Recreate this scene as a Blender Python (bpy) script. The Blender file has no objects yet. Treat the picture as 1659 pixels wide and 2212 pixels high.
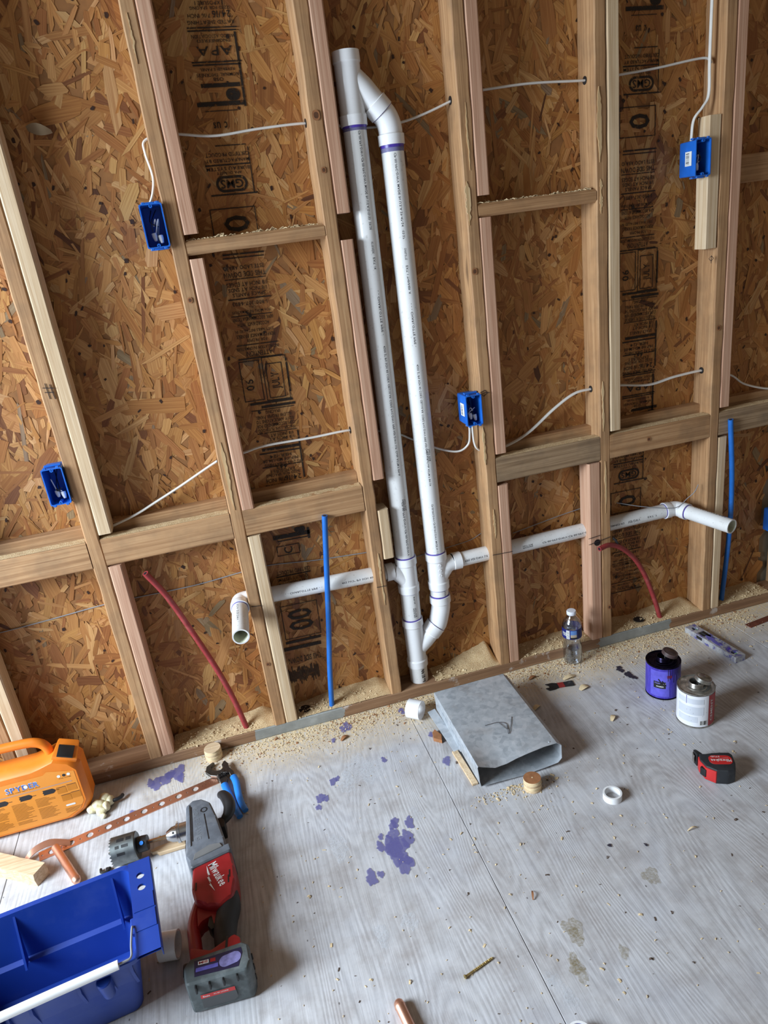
import bpy, bmesh, math, random
from mathutils import Vector, Matrix, noise
random.seed(11)
SC = bpy.context.scene
COL = SC.collection
PI = math.pi
V = Vector

def lin(r, g, b):
    f = lambda c: (c/255/12.92) if c/255 <= .04045 else ((c/255+.055)/1.055)**2.4
    return (f(r), f(g), f(b))

# ------------------------------------------------------------------ camera
cam_d = bpy.data.cameras.new('camera')
cam_d.sensor_fit = 'VERTICAL'
cam_d.sensor_height = 36.0
cam_d.lens = 36.0*1546.546/2212
cam_d.clip_start = .02
cam = bpy.data.objects.new('camera', cam_d)
COL.objects.link(cam)
cam.location = (0.0061, -1.9603, 1.4530)
cam.rotation_euler = (math.radians(68.755), math.radians(7.059), math.radians(-15.2288))
SC.camera = cam

# ------------------------------------------------------------------ light
W = bpy.data.worlds.new('world')
SC.world = W
W.use_nodes = True
bg = W.node_tree.nodes['Background']
bg.inputs[0].default_value = (1.0, .84, .66, 1)      # warm bounce of the timber room around
bg.inputs[1].default_value = .142

def area(name, loc, target, sx, sy, power, col, spread=180):
    l = bpy.data.lights.new(name, 'AREA')
    l.shape = 'RECTANGLE'
    l.size, l.size_y = sx, sy
    l.energy = power
    l.color = col
    l.spread = math.radians(spread)
    o = bpy.data.objects.new(name, l)
    COL.objects.link(o)
    o.location = loc
    d = V(target)-V(loc)
    o.rotation_euler = d.to_track_quat('-Z', 'Y').to_euler()
    return o
area('window_daylight', (-2.6, -1.15, 1.66), (-.3, -.85, .2), 1.35, 1.3, 142, (.77, .893, 1.0), 140)
SC.cycles.max_bounces = 4
SC.cycles.diffuse_bounces = 2
SC.cycles.glossy_bounces = 2
SC.view_settings.view_transform = 'Standard'
SC.view_settings.look = 'None'
SC.view_settings.exposure = 0.0
SC.view_settings.gamma = 1.0
SC.view_settings.use_curve_mapping = False

# ------------------------------------------------------------------ node helper
class G:
    def __init__(s, name):
        s.m = bpy.data.materials.new(name)
        s.m.use_nodes = True
        s.t = s.m.node_tree
        s.t.nodes.clear()
    def put(s, sock, v):
        if hasattr(v, 'is_linked'):
            s.t.links.new(v, sock)
        elif isinstance(v, tuple) and len(v) == 3 and sock.type == 'RGBA':
            sock.default_value = (*v, 1)
        else:
            sock.default_value = v
    def n(s, typ, ins=None, **props):
        nd = s.t.nodes.new('ShaderNode'+typ)
        for k, v in props.items():
            setattr(nd, k, v)
        for k, v in (ins or {}).items():
            s.put(nd.inputs[k], v)
        return nd
    def math(s, op, a, b=0.0, c=0.0, clamp=False):
        nd = s.n('Math', {0: a, 1: b, 2: c}, operation=op, use_clamp=clamp)
        return nd.outputs[0]
    def mix(s, f, a, b, blend='MIX'):
        nd = s.t.nodes.new('ShaderNodeMix')
        nd.data_type = 'RGBA'
        nd.blend_type = blend
        s.put(nd.inputs[0], f); s.put(nd.inputs[6], a); s.put(nd.inputs[7], b)
        return nd.outputs[2]
    def ramp(s, f, stops, interp='LINEAR'):
        nd = s.n('ValToRGB', {0: f})
        cr = nd.color_ramp
        cr.interpolation = interp
        while len(cr.elements) < len(stops):
            cr.elements.new(.5)
        for e, (p, c) in zip(cr.elements, stops):
            e.position = p
            c = c if isinstance(c, tuple) else (c, c, c)
            e.color = (*c, 1)
        return nd.outputs[0]
    def mr(s, v, a, b, c=0., d=1.):
        return s.n('MapRange', {0: v, 1: a, 2: b, 3: c, 4: d}).outputs[0]
    def noise(s, vec, scale, detail=2., rough=.5, dist=0.):
        return s.n('TexNoise', {'Vector': vec, 'Scale': scale, 'Detail': detail, 'Roughness': rough, 'Distortion': dist}).outputs[0]
    def scale(s, vec, v3):
        return s.n('VectorMath', {0: vec, 1: v3}, operation='MULTIPLY').outputs[0]
    def add(s, a, b):
        return s.n('VectorMath', {0: a, 1: b}, operation='ADD').outputs[0]
    def obj(s):
        return s.n('TexCoord').outputs['Object']
    def rnd(s):
        return s.n('ObjectInfo').outputs['Random']
    def rndvec(s, k):
        r = s.rnd()
        return s.n('CombineXYZ', {0: s.math('MULTIPLY', r, k), 1: s.math('MULTIPLY', r, k*1.7), 2: s.math('MULTIPLY', r, k*.6)}).outputs[0]
    def out(s, col, rough=.6, metal=0., bump=None, bs=.2, bd=.002, **extra):
        p = s.n('BsdfPrincipled')
        s.put(p.inputs['Base Color'], col)
        s.put(p.inputs['Roughness'], rough)
        s.put(p.inputs['Metallic'], metal)
        for k, v in extra.items():
            s.put(p.inputs[k.replace('_', ' ')], v)
        if bump is not None:
            b = s.n('Bump', {'Strength': bs, 'Distance': bd, 'Height': bump})
            s.t.links.new(b.outputs[0], p.inputs['Normal'])
        o = s.n('OutputMaterial')
        s.t.links.new(p.outputs[0], o.inputs[0])
        s.p = p
        return s.m

def plastic(name, c, rough=.4, var=.06, scale=30., dust=None, dustamt=.0, **kw):
    g = G(name)
    v = g.obj()
    nz = g.noise(v, scale, 3.)
    col = g.mix(g.mr(nz, .3, .7), tuple(x*(1-var) for x in c), tuple(min(1, x*(1+var)) for x in c))
    if dust:
        d = g.noise(v, scale*.6, 6., .65)
        col = g.mix(g.mr(d, .52, .75, 0., dustamt), col, dust)
    return g.out(col, g.mr(nz, .3, .7, rough-.05, rough+.08), **kw)

def metal(name, c, rough=.3, scale=40., dark=.6):
    g = G(name)
    v = g.obj()
    nz = g.noise(v, scale, 4.)
    col = g.mix(g.mr(nz, .35, .65), tuple(x*dark for x in c), c)
    return g.out(col, g.mr(nz, .3, .7, rough+.1, rough), 1.0)

def timber(name, axis, light, mid, dark, rings=55., knots=.3, stain=.25, stainc=(.12, .08, .05)):
    """sawn board; grain runs along axis"""
    g = G(name)
    v = g.add(g.obj(), g.rndvec(37.))
    st = [rings]*3; st[axis] = 1.1
    fine = [380.]*3; fine[axis] = 7.
    kn = [7.]*3; kn[axis] = 1.9
    k = g.n('TexVoronoi', {'Vector': g.scale(v, tuple(kn)), 'Scale': 1., 'Randomness': 1.}, feature='F1')
    kd = k.outputs['Distance']
    kon = g.math('LESS_THAN', g.n('SeparateColor', {0: k.outputs['Color']}).outputs[0], knots)
    pull = g.math('MULTIPLY', g.mr(kd, .0, .45, .25, 0.), kon)
    r = g.noise(g.scale(v, tuple(st)), 1., 1., .5, .2)
    r = g.math('ADD', r, pull)
    band = g.mr(g.math('SINE', g.math('MULTIPLY', r, 22.)), -1., 1., 0., 1.)
    f = g.noise(g.scale(v, tuple(fine)), 1., 1., .6)
    col = g.ramp(g.math('ADD', g.math('MULTIPLY', band, .30), g.math('MULTIPLY', f, .75)), [(.1, dark), (.5, mid), (.9, light)])
    big = g.noise(v, 11., 3., .65)
    col = g.mix(g.mr(big, .45, .75, 0., stain), col, stainc)
    col = g.mix(g.math('MULTIPLY', g.mr(kd, .05, .11, .8, 0.), kon), col, (.08, .04, .018))
    return g.out(col, .72, bump=f, bs=.2, bd=.001)

M = {}
def make_osb():
    """strand colour comes with each strand (face attribute), grain follows its length (uv)"""
    g = G('osb_strands')
    at = g.n('Attribute', attribute_name='tone').outputs['Color']
    uv = g.n('UVMap', uv_map='UVMap').outputs[0]
    gr = g.n('TexNoise', {'Vector': g.scale(uv, (6., 300., 1.)), 'Scale': 1., 'Detail': 2.}, noise_dimensions='2D').outputs[0]
    col = g.mix(g.mr(gr, .3, .7, .0, .55), at, g.mix(1., at, lin(188, 150, 112), 'MULTIPLY'))
    return g.out(col, .6, bump=gr, bs=.25, bd=.001)
M['osb'] = make_osb()
M['osbback'] = plastic('osb_core', lin(150, 102, 58), .8, .2, 30.)

OLDL, OLDM, OLDD = lin(200, 159, 116), lin(178, 135, 94), lin(142, 102, 66)
PNKL, PNKM, PNKD = lin(218, 178, 150), lin(200, 155, 127), lin(168, 118, 90)
PALL, PALM, PALD = lin(230, 206, 174), lin(214, 186, 150), lin(188, 154, 116)
GRYL, GRYM, GRYD = lin(178, 150, 118), lin(150, 122, 92), lin(112, 86, 60)
M['old_z'] = timber('weathered_stud_wood', 2, OLDL, OLDM, OLDD, stain=.35)
M['old_x'] = timber('weathered_block_wood', 0, OLDL, OLDM, OLDD, stain=.4)
M['gry_x'] = timber('greyed_block_wood', 0, GRYL, GRYM, GRYD, stain=.5, stainc=(.09, .07, .055))
M['pnk_z'] = timber('new_pink_fir', 2, PNKL, PNKM, PNKD, rings=70., knots=.06, stain=.08, stainc=(.3, .17, .1))
M['pal_z'] = timber('new_pale_pine', 2, PALL, PALM, PALD, rings=60., knots=.12, stain=.12, stainc=(.35, .22, .12))
M['pal_x'] = timber('pale_offcut', 0, PALL, PALM, PALD, rings=70., knots=.1, stain=.25, stainc=(.3, .2, .1))

def make_plate():
    g = G('sole_plate_wood')
    v = g.obj()
    r = g.noise(g.scale(v, (1.5, 60., 60.)), 1., 3.)
    f = g.noise(g.scale(v, (8., 380., 380.)), 1., 2.)
    col = g.ramp(g.math('ADD', g.math('MULTIPLY', r, .6), g.math('MULTIPLY', f, .4)), [(.3, lin(118, 84, 60)), (.55, lin(150, 114, 84)), (.75, lin(176, 142, 110))])
    pt = g.noise(v, 14., 5., .65)
    col = g.mix(g.mr(pt, .6, .68, 0., .6), col, lin(214, 206, 198))
    sx = g.n('SeparateXYZ', {0: v}).outputs[0]
    wob = g.math('ADD', sx, g.mr(g.noise(v, 40., 3.), 0, 1, -.02, .02))
    for a, b in ((-.07, .222), (1.15, 1.438)):
        k = g.math('MULTIPLY', g.math('GREATER_THAN', wob, a), g.math('LESS_THAN', wob, b))
        col = g.mix(g.math('MULTIPLY', k, .88), col, g.ramp(pt, [(.3, lin(128, 134, 132)), (.7, lin(164, 168, 166))]))
    return g.out(col, .75, bump=f, bs=.25)
M['plate'] = make_plate()

STAINS = [(.285, -.25, .009), (.123, -.279, .012), (.137, -.272, .008), (.076, -.33, .014), (.09, -.338, .01), (.065, -.363, .009), (.248, -.497, .013), (.24, -.503, .012), (.284, -.512, .015),
          (.231, -.542, .02), (.264, -.561, .02), (.228, -.572, .03), (.222, -.592, .026), (.192, -.561, .013), (.236, -.637, .022), (.24, -.618, .016), (.146, -.644, .017), (.17, -.643, .009), (.2, -.53, .008),
          (-.402, -.064, .013), (-.385, -.075, .02), (-.355, -.062, .022), (-.319, -.05, .024), (-.312, -.078, .014), (-.345, -.05, .016), (.216, -.052, .016), (.20, -.06, .012), (.16, -.1, .008), (-.45, -.17, .008),
          (.455, -.33, .014), (.45, -.2, .009), (.40, -.05, .012)]
DROPS = [(1.142, -.144, .014), (1.149, -.18, .013), (1.153, -.19, .011), (1.158, -.204, .009), (.53, -.39, .005), (.80, -.80, .004), (.72, -.77, .005)]
OCHRE = [(.53, -.935, .022), (.525, -.955, .016), (.493, -1.014, .016), (.494, -1.03, .016), (.495, -.998, .012), (.60, -1.02, .012), (.76, -.88, .02)]
WHITE = [(.52, -1.05, .0), (.44, -1.04, .02), (.45, -1.07, .016), (.43, -1.02, .013), (.2, -.26, .05), (.24, -.28, .04), (.16, -.3, .03), (.31, -.49, .02), (.13, -.8, .02), (.09, -.52, .03), (.2, -.79, .02)]
def make_ply():
    g = G('worn_plywood')
    v = g.obj()
    xy = g.n('SeparateXYZ', {0: v})
    x, y = xy.outputs[0], xy.outputs[1]
    # contour-like figure of rotary cut veneer, grain along y
    big = g.n('TexNoise', {'Vector': g.scale(v, (2.3, .42, 1.)), 'Scale': 1.7, 'Detail': 2., 'Roughness': .4, 'Distortion': .25}).outputs[0]
    big = g.math('ADD', big, g.math('MULTIPLY', x, .35))
    fig = g.mr(g.math('SINE', g.math('MULTIPLY', big, 300.)), -1, 1, 0, 1)
    fine = g.noise(g.scale(v, (240., 6., 1.)), 1., 3., .6)
    cloud = g.noise(v, 3.2, 4., .6)
    col = g.ramp(g.math('ADD', g.math('MULTIPLY', fig, .20), g.math('MULTIPLY', fine, .80)), [(.2, lin(166, 164, 166)), (.5, lin(196, 195, 198)), (.8, lin(214, 213, 216))])
    col = g.mix(g.mr(cloud, .4, .72, 0., .35), col, lin(172, 164, 160))
    gr1 = g.noise(g.add(v, (1.3, 9.1, 0.)), 11., 5., .68)
    col = g.mix(g.mr(gr1, .48, .7, 0., .55), col, lin(150, 140, 136))
    col = g.mix(g.mr(gr1, .46, .3, 0., .5), col, lin(216, 217, 222))
    blu = g.noise(g.add(v, (7., 3., 0.)), 4.5, 4., .6)
    col = g.mix(g.mr(blu, .48, .75, 0., .35), col, lin(186, 190, 203))
    scr = g.noise(g.scale(v, (60., 18., 1.)), 1., 5., .7)
    col = g.mix(g.mr(scr, .62, .72, 0., .5), col, lin(214, 214, 218))
    # sawdust film along the wall
    dn = g.math('ADD', y, g.mr(g.noise(v, 6., 5., .65), 0, 1, -.1, .1))
    spk = g.noise(v, 130., 3., .7)
    film = g.math('MULTIPLY', g.mr(dn, -.22, -.03, 0., .95), g.mr(spk, .33, .52))
    film = g.math('MULTIPLY', film, g.mr(x, -.55, -.05, .15, 1.))
    col = g.mix(film, col, lin(222, 198, 158))
    pit = g.n('TexVoronoi', {'Vector': g.scale(v, (1., .6, 1.)), 'Scale': 26.}).outputs
    pk = g.math('MULTIPLY', g.mr(pit['Distance'], .03, .06, 1., 0.), g.math('LESS_THAN', g.n('SeparateColor', {0: pit['Color']}).outputs[0], .3))
    col = g.mix(g.math('MULTIPLY', pk, .8), col, lin(84, 76, 76))
    h = g.math('ADD', fine, g.math('MULTIPLY', fig, .4))
    return g.out(col, .6, bump=h, bs=.35, bd=.0012)
M['ply'] = make_ply()
M['patch'] = timber('torn_fibre_wood', 2, lin(228, 200, 156), lin(212, 178, 132), lin(186, 148, 102), knots=0., stain=.2, stainc=(.3, .2, .1))
M['gap'] = plastic('seam_shadow_gap', lin(52, 42, 36), .9)

def make_pvc(name, base, grime):
    g = G(name)
    v = g.obj()
    a = g.noise(g.scale(v, (14., 14., 3.)), 1., 4., .6)
    b = g.noise(v, 130., 3.)
    col = g.mix(g.mr(a, .45, .75, 0., grime), base, lin(172, 160, 140))
    col = g.mix(g.mr(b, .63, .72, 0., grime*1.1), col, lin(120, 112, 104))
    return g.out(col, .28, Specular_IOR_Level=.5)
M['pvc'] = make_pvc('pvc_pipe', lin(236, 236, 236), .22)
M['pvcfit'] = make_pvc('pvc_fitting', lin(243, 243, 245), .05)
M['pvcin'] = make_pvc('pvc_inside', lin(226, 228, 205), .25)
M['primer'] = plastic('purple_primer', lin(82, 62, 165), .35, .3, 60.)
def make_ink(name, c, amt, sc, lo=.30, hi=.44):
    g = G(name)
    v = g.obj()
    nz = g.noise(v, sc, 4., .7)
    p = g.n('BsdfPrincipled', {'Base Color': c, 'Roughness': .7})
    tr = g.n('BsdfTransparent')
    mx = g.n('MixShader', {0: g.mr(nz, lo, hi, 0., amt), 1: tr.outputs[0], 2: p.outputs[0]})
    o = g.n('OutputMaterial')
    g.t.links.new(mx.outputs[0], o.inputs[0])
    return g.m
M['stain_purple'] = make_ink('dried_primer_stain', lin(108, 104, 164), .68, 160., .12, .42)
M['stain_dark'] = make_ink('dark_drip', lin(46, 40, 56), .95, 160.)
M['stain_ochre'] = make_ink('ochre_scuff', lin(156, 138, 92), .36, 200., .3, .6)
M['stain_white'] = make_ink('white_paint_scuff', lin(226, 228, 234), .5, 120., .38, .6)
M['stampink'] = make_ink('stamp_ink', lin(36, 25, 16), .95, 95.)
M['pipeink'] = make_ink('pipe_print_ink', lin(62, 60, 66), .9, 300.)
M['pencil'] = plastic('pencil_mark', lin(52, 44, 44), .8)
M['blackink'] = plastic('black_marker', lin(22, 20, 24), .6)
M['bluebox'] = plastic('blue_box_plastic', lin(30, 105, 205), .38, .12)
M['pexblue'] = plastic('blue_tubing', lin(28, 104, 190), .35, .1, 25., lin(120, 150, 180), .3)
M['pexred'] = plastic('red_tubing', lin(150, 52, 54), .45, .15, 40., lin(180, 120, 110), .35)
M['cable'] = plastic('white_cable_jacket', lin(226, 222, 216), .4, .05)
M['wiregrey'] = plastic('grey_thin_wire', lin(150, 152, 158), .45)
M['black'] = plastic('black_plastic', lin(30, 30, 32), .45, .2)
M['white'] = plastic('white_plastic', lin(238, 238, 238), .35, .03)
M['sticker'] = plastic('white_sticker', lin(232, 232, 230), .5, .02)
M['dust'] = None
def make_dust():
    g = G('sawdust_grains')
    v = g.obj()
    a = g.noise(v, 420., 3., .7)
    b = g.noise(v, 35., 4.)
    col = g.ramp(a, [(.3, lin(172, 132, 88)), (.5, lin(224, 194, 148)), (.7, lin(244, 222, 184))])
    col = g.mix(g.mr(b, .5, .75, 0., .4), col, lin(190, 148, 104))
    return g.out(col, .9, bump=g.math('ADD', a, b), bs=.9, bd=.004)
M['dust'] = make_dust()
M['chip'] = plastic('pale_wood_chip', lin(224, 200, 160), .8, .2, 60.)
M['knot'] = plastic('dark_knot', lin(92, 58, 36), .8, .2, 90.)
M['chipd'] = plastic('brown_wood_chip', lin(156, 104, 66), .8, .2, 60.)

# ------------------------------------------------------------------ mesh builder
class MB:
    def __init__(s):
        s.v, s.f, s.mi, s.mats = [], [], [], []
    def add(s, vf, mat=None):
        vs, fs = vf
        if mat not in s.mats: s.mats.append(mat)
        k = s.mats.index(mat); o = len(s.v)
        s.v += [V(p) for p in vs]
        s.f += [tuple(i+o for i in f) for f in fs]
        s.mi += [k]*len(fs)
        return s
    def build(s, name, parent=None, loc=None, ang=32):
        me = bpy.data.meshes.new(name)
        org = V(loc) if loc is not None else (ORG[parent] if parent else V((0, 0, 0)))
        me.from_pydata([p-org for p in s.v], [], s.f)
        for m in s.mats: me.materials.append(M[m] if isinstance(m, str) else m)
        me.polygons.foreach_set('material_index', s.mi)
        me.polygons.foreach_set('use_smooth', [True]*len(s.f))
        bm = bmesh.new(); bm.from_mesh(me)
        bmesh.ops.recalc_face_normals(bm, faces=bm.faces)
        bm.to_mesh(me); bm.free()
        me.set_sharp_from_angle(angle=math.radians(ang))
        o = bpy.data.objects.new(name, me)
        COL.objects.link(o)
        if parent: o.parent = parent
        elif loc is not None: o.location = org
        ORG[o] = org
        return o
ORG = {}
def part(name, vf, mat, parent, ang=32):
    return MB().add(vf, mat).build(name, parent, None, ang)
def tag(o, label, cat, group=None, kind=None):
    if label: o['label'] = label
    if cat: o['category'] = cat
    if group: o['group'] = group
    if kind: o['kind'] = kind
    return o
def thing(name, loc, label, cat, group=None):
    o = bpy.data.objects.new(name, None)
    COL.objects.link(o)
    o.location = loc
    o.empty_display_size = .05
    ORG[o] = V(loc)
    return tag(o, label, cat, group)

def frame(axis):
    a = V(axis).normalized()
    t = V((0, 0, 1)) if abs(a.z) < .9 else V((1, 0, 0))
    u = t.cross(a).normalized()
    return a, u, a.cross(u)
def lathe(prof, p0, axis, n=28, cap0=True, cap1=True):
    a, u, w = frame(axis); p0 = V(p0)
    vs, fs = [], []
    for t, r in prof:
        for i in range(n):
            th = 2*PI*i/n
            vs.append(p0+a*t+(u*math.cos(th)+w*math.sin(th))*r)
    for k in range(len(prof)-1):
        for i in range(n):
            j = (i+1) % n
            fs.append((k*n+i, k*n+j, (k+1)*n+j, (k+1)*n+i))
    if cap0: fs.append(tuple(range(n-1, -1, -1)))
    if cap1: fs.append(tuple((len(prof)-1)*n+i for i in range(n)))
    return vs, fs
def cyl(p0, p1, r, n=20):
    d = V(p1)-V(p0)
    return lathe([(0, r), (d.length, r)], p0, d, n)
def pipe(p0, p1, ro, ri, n=28):
    d = V(p1)-V(p0); L = d.length
    return lathe([(0, ri), (0, ro), (L, ro), (L, ri), (0, ri)], p0, d, n, False, False)
def crom(pts, k=8):
    P = [V(p) for p in pts]
    P = [P[0]*2-P[1]]+P+[P[-1]*2-P[-2]]
    out = []
    for i in range(1, len(P)-2):
        a, b, c, d = P[i-1:i+3]
        for j in range(k):
            t = j/k
            out.append(.5*((2*b)+(c-a)*t+(2*a-5*b+4*c-d)*t*t+(3*b-a-3*c+d)*t**3))
    out.append(P[-2])
    return out
def sweep(pts, r, n=10, caps=True, flat=1.):
    P = [V(p) for p in pts]
    R = r if isinstance(r, (list, tuple)) else [r]*len(P)
    vs, fs = [], []
    T0 = (P[1]-P[0]).normalized()
    _, u, w = frame(T0)
    for i, p in enumerate(P):
        T = (P[min(i+1, len(P)-1)]-P[max(i-1, 0)]).normalized()
        q = T0.rotation_difference(T); u = q @ u; w = q @ w; T0 = T
        for k in range(n):
            th = 2*PI*k/n
            vs.append(p+u*(math.cos(th)*R[i])+w*(math.sin(th)*R[i]*flat))
    for i in range(len(P)-1):
        for k in range(n):
            j = (k+1) % n
            fs.append((i*n+k, i*n+j, (i+1)*n+j, (i+1)*n+k))
    if caps:
        fs.append(tuple(range(n-1, -1, -1)))
        fs.append(tuple((len(P)-1)*n+k for k in range(n)))
    return vs, fs
def bm_out(bm):
    bm.verts.ensure_lookup_table(); bm.verts.index_update()
    r = [v.co.copy() for v in bm.verts], [tuple(v.index for v in f.verts) for f in bm.faces]
    bm.free()
    return r
def xf(vf, m):
    return [m @ V(p) for p in vf[0]], vf[1]
def box(lo, hi, bev=0., seg=2):
    bm = bmesh.new()
    lo, hi = V(lo), V(hi)
    bmesh.ops.create_cube(bm, size=1., matrix=Matrix.Translation((lo+hi)/2) @ Matrix.Diagonal((*(hi-lo), 1)))
    if bev: bmesh.ops.bevel(bm, geom=bm.edges[:], offset=bev, segments=seg, affect='EDGES', profile=.6)
    return bm_out(bm)
def prism(poly, z0, z1, bev=0., seg=2, m=None):
    """polygon in xy pushed up from z0 to z1"""
    bm = bmesh.new()
    f = bm.faces.new([bm.verts.new((p[0], p[1], z0)) for p in poly])
    r = bmesh.ops.extrude_face_region(bm, geom=[f])
    for e in r['geom']:
        if isinstance(e, bmesh.types.BMVert): e.co.z = z1
    bmesh.ops.recalc_face_normals(bm, faces=bm.faces)
    if bev:
        es = [e for e in bm.edges if abs(e.verts[0].co.z-e.verts[1].co.z) < 1e-6 or True]
        bmesh.ops.bevel(bm, geom=es, offset=bev, segments=seg, affect='EDGES', profile=.6)
    vf = bm_out(bm)
    return xf(vf, m) if m is not None else vf
def rrect(x0, x1, y0, y1, r, n=5):
    out = []
    for cx, cy, a0 in ((x1-r, y0+r, -90), (x1-r, y1-r, 0), (x0+r, y1-r, 90), (x0+r, y0+r, 180)):
        for i in range(n+1):
            a = math.radians(a0+90*i/n)
            out.append((cx+r*math.cos(a), cy+r*math.sin(a)))
    return out
def loft(loops, cap0=True, cap1=True):
    n = len(loops[0]); vs = [V(p) for l in loops for p in l]; fs = []
    for k in range(len(loops)-1):
        for i in range(n):
            j = (i+1) % n
            fs.append((k*n+i, k*n+j, (k+1)*n+j, (k+1)*n+i))
    if cap0: fs.append(tuple(range(n-1, -1, -1)))
    if cap1: fs.append(tuple((len(loops)-1)*n+i for i in range(n)))
    return vs, fs
def holeplate(cells, hw, th, n=16):
    """flat strip along +x with a row of round holes; cells = [(length, hole radius or 0, across offset)]"""
    vs, fs = [], []
    def ring(pts, z):
        o = len(vs); vs.extend(V((p[0], p[1], z)) for p in pts); return o
    x = 0.
    for L, r, off in cells:
        cx = x+L/2
        if r <= 0:
            o = len(vs)
            for z in (0, th):
                for px, py in ((x, -hw), (x+L, -hw), (x+L, hw), (x, hw)): vs.append(V((px, py, z)))
            fs += [(o+3, o+2, o+1, o), (o+4, o+5, o+6, o+7), (o, o+1, o+5, o+4), (o+2, o+3, o+7, o+6)]
        else:
            inn, outr = [], []
            for i in range(n):
                a = 2*PI*i/n+PI/n
                c, s = math.cos(a), math.sin(a)
                inn.append((cx+c*r, off+s*r))
                k = min((L/2)/max(abs(c), 1e-6), hw/max(abs(s), 1e-6))
                outr.append((cx+c*k, s*k))
            # pull the nearest points into the four corners
            for qx, qy in ((x, -hw), (x+L, -hw), (x+L, hw), (x, hw)):
                b = min(range(n), key=lambda i: (outr[i][0]-qx)**2+(outr[i][1]-qy)**2)
                outr[b] = (qx, qy)
            a0 = ring(inn, 0); a1 = ring(inn, th); b0 = ring(outr, 0); b1 = ring(outr, th)
            for i in range(n):
                j = (i+1) % n
                fs += [(a1+i, b1+i, b1+j, a1+j), (a0+j, b0+j, b0+i, a0+i), (a0+i, a1+i, a1+j, a0+j), (b0+j, b1+j, b1+i, b0+i)]
        x += L
    return vs, fs

# ------------------------------------------------------------------ lettering
GL = {}
def glyph(ch):
    if ch not in GL:
        cu = bpy.data.curves.new('glyph', 'FONT')
        cu.body = ch; cu.resolution_u = 2; cu.offset = .012
        o = bpy.data.objects.new('glyph', cu)
        COL.objects.link(o)
        dg = bpy.context.evaluated_depsgraph_get()
        me = o.evaluated_get(dg).to_mesh()
        vs = [(v.co.x, v.co.y) for v in me.vertices]
        fs = [tuple(p.vertices) for p in me.polygons]
        o.evaluated_get(dg).to_mesh_clear()
        bpy.data.objects.remove(o); bpy.data.curves.remove(cu)
        x0 = min((v[0] for v in vs), default=0); x1 = max((v[0] for v in vs), default=.3)
        GL[ch] = ([(a-x0, b) for a, b in vs], fs, x1-x0)
    return GL[ch]
def text2d(s, w=None, h=None, gap=.1):
    """flat outline of a line of text, centred; fitted to width w and height h"""
    vs, fs, x = [], [], 0.
    for ch in s:
        if ch == ' ':
            x += .34; continue
        gv, gf, gw = glyph(ch)
        o = len(vs)
        vs += [(a+x, b) for a, b in gv]
        fs += [tuple(i+o for i in f) for f in gf]
        x += gw+gap
    x0 = min(v[0] for v in vs); x1 = max(v[0] for v in vs); y0 = min(v[1] for v in vs); y1 = max(v[1] for v in vs)
    sx = w/(x1-x0) if w else 1; sy = h/(y1-y0) if h else sx
    if not w: sx = sy
    return [((a-(x0+x1)/2)*sx, (b-(y0+y1)/2)*sy) for a, b in vs], fs
def text3d(s, w, h, m):
    vs, fs = text2d(s, w, h)
    return [m @ V((a, b, 0)) for a, b in vs], fs
def rect2(w, h):
    return [(-w/2, -h/2), (w/2, -h/2), (w/2, h/2), (-w/2, h/2)], [(0, 1, 2, 3)]
def outline2(w, h, t):
    a = [(-w/2, -h/2), (w/2, -h/2), (w/2, h/2), (-w/2, h/2)]
    b = [(-w/2+t, -h/2+t), (w/2-t, -h/2+t), (w/2-t, h/2-t), (-w/2+t, h/2-t)]
    return a+b, [(i, (i+1) % 4, 4+(i+1) % 4, 4+i) for i in range(4)]
def oval2(w, h, t=None, n=28):
    r = min(w, h)/2
    o = []
    for i in range(n):
        a = 2*PI*i/n
        cx = math.copysign(max(w/2-r, 0), math.cos(a)); cy = math.copysign(max(h/2-r, 0), math.sin(a))
        o.append((cx+r*math.cos(a), cy+r*math.sin(a)))
    if t is None: return o, [tuple(range(n))]
    q = [(x*(1-2*t/w), y*(1-2*t/h)) for x, y in o]
    return o+q, [(i, (i+1) % n, n+(i+1) % n, n+i) for i in range(n)]
def to3(vf, m):
    return [m @ V((a, b, 0)) for a, b in vf[0]], vf[1]
def plane_m(o, ex, ey):
    """columns: page x, page y, page normal"""
    ex = V(ex).normalized(); ey = V(ey).normalized(); ez = ex.cross(ey)
    m = Matrix((ex, ey, ez)).transposed().to_4x4()
    return Matrix.Translation(V(o)) @ m

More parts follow.
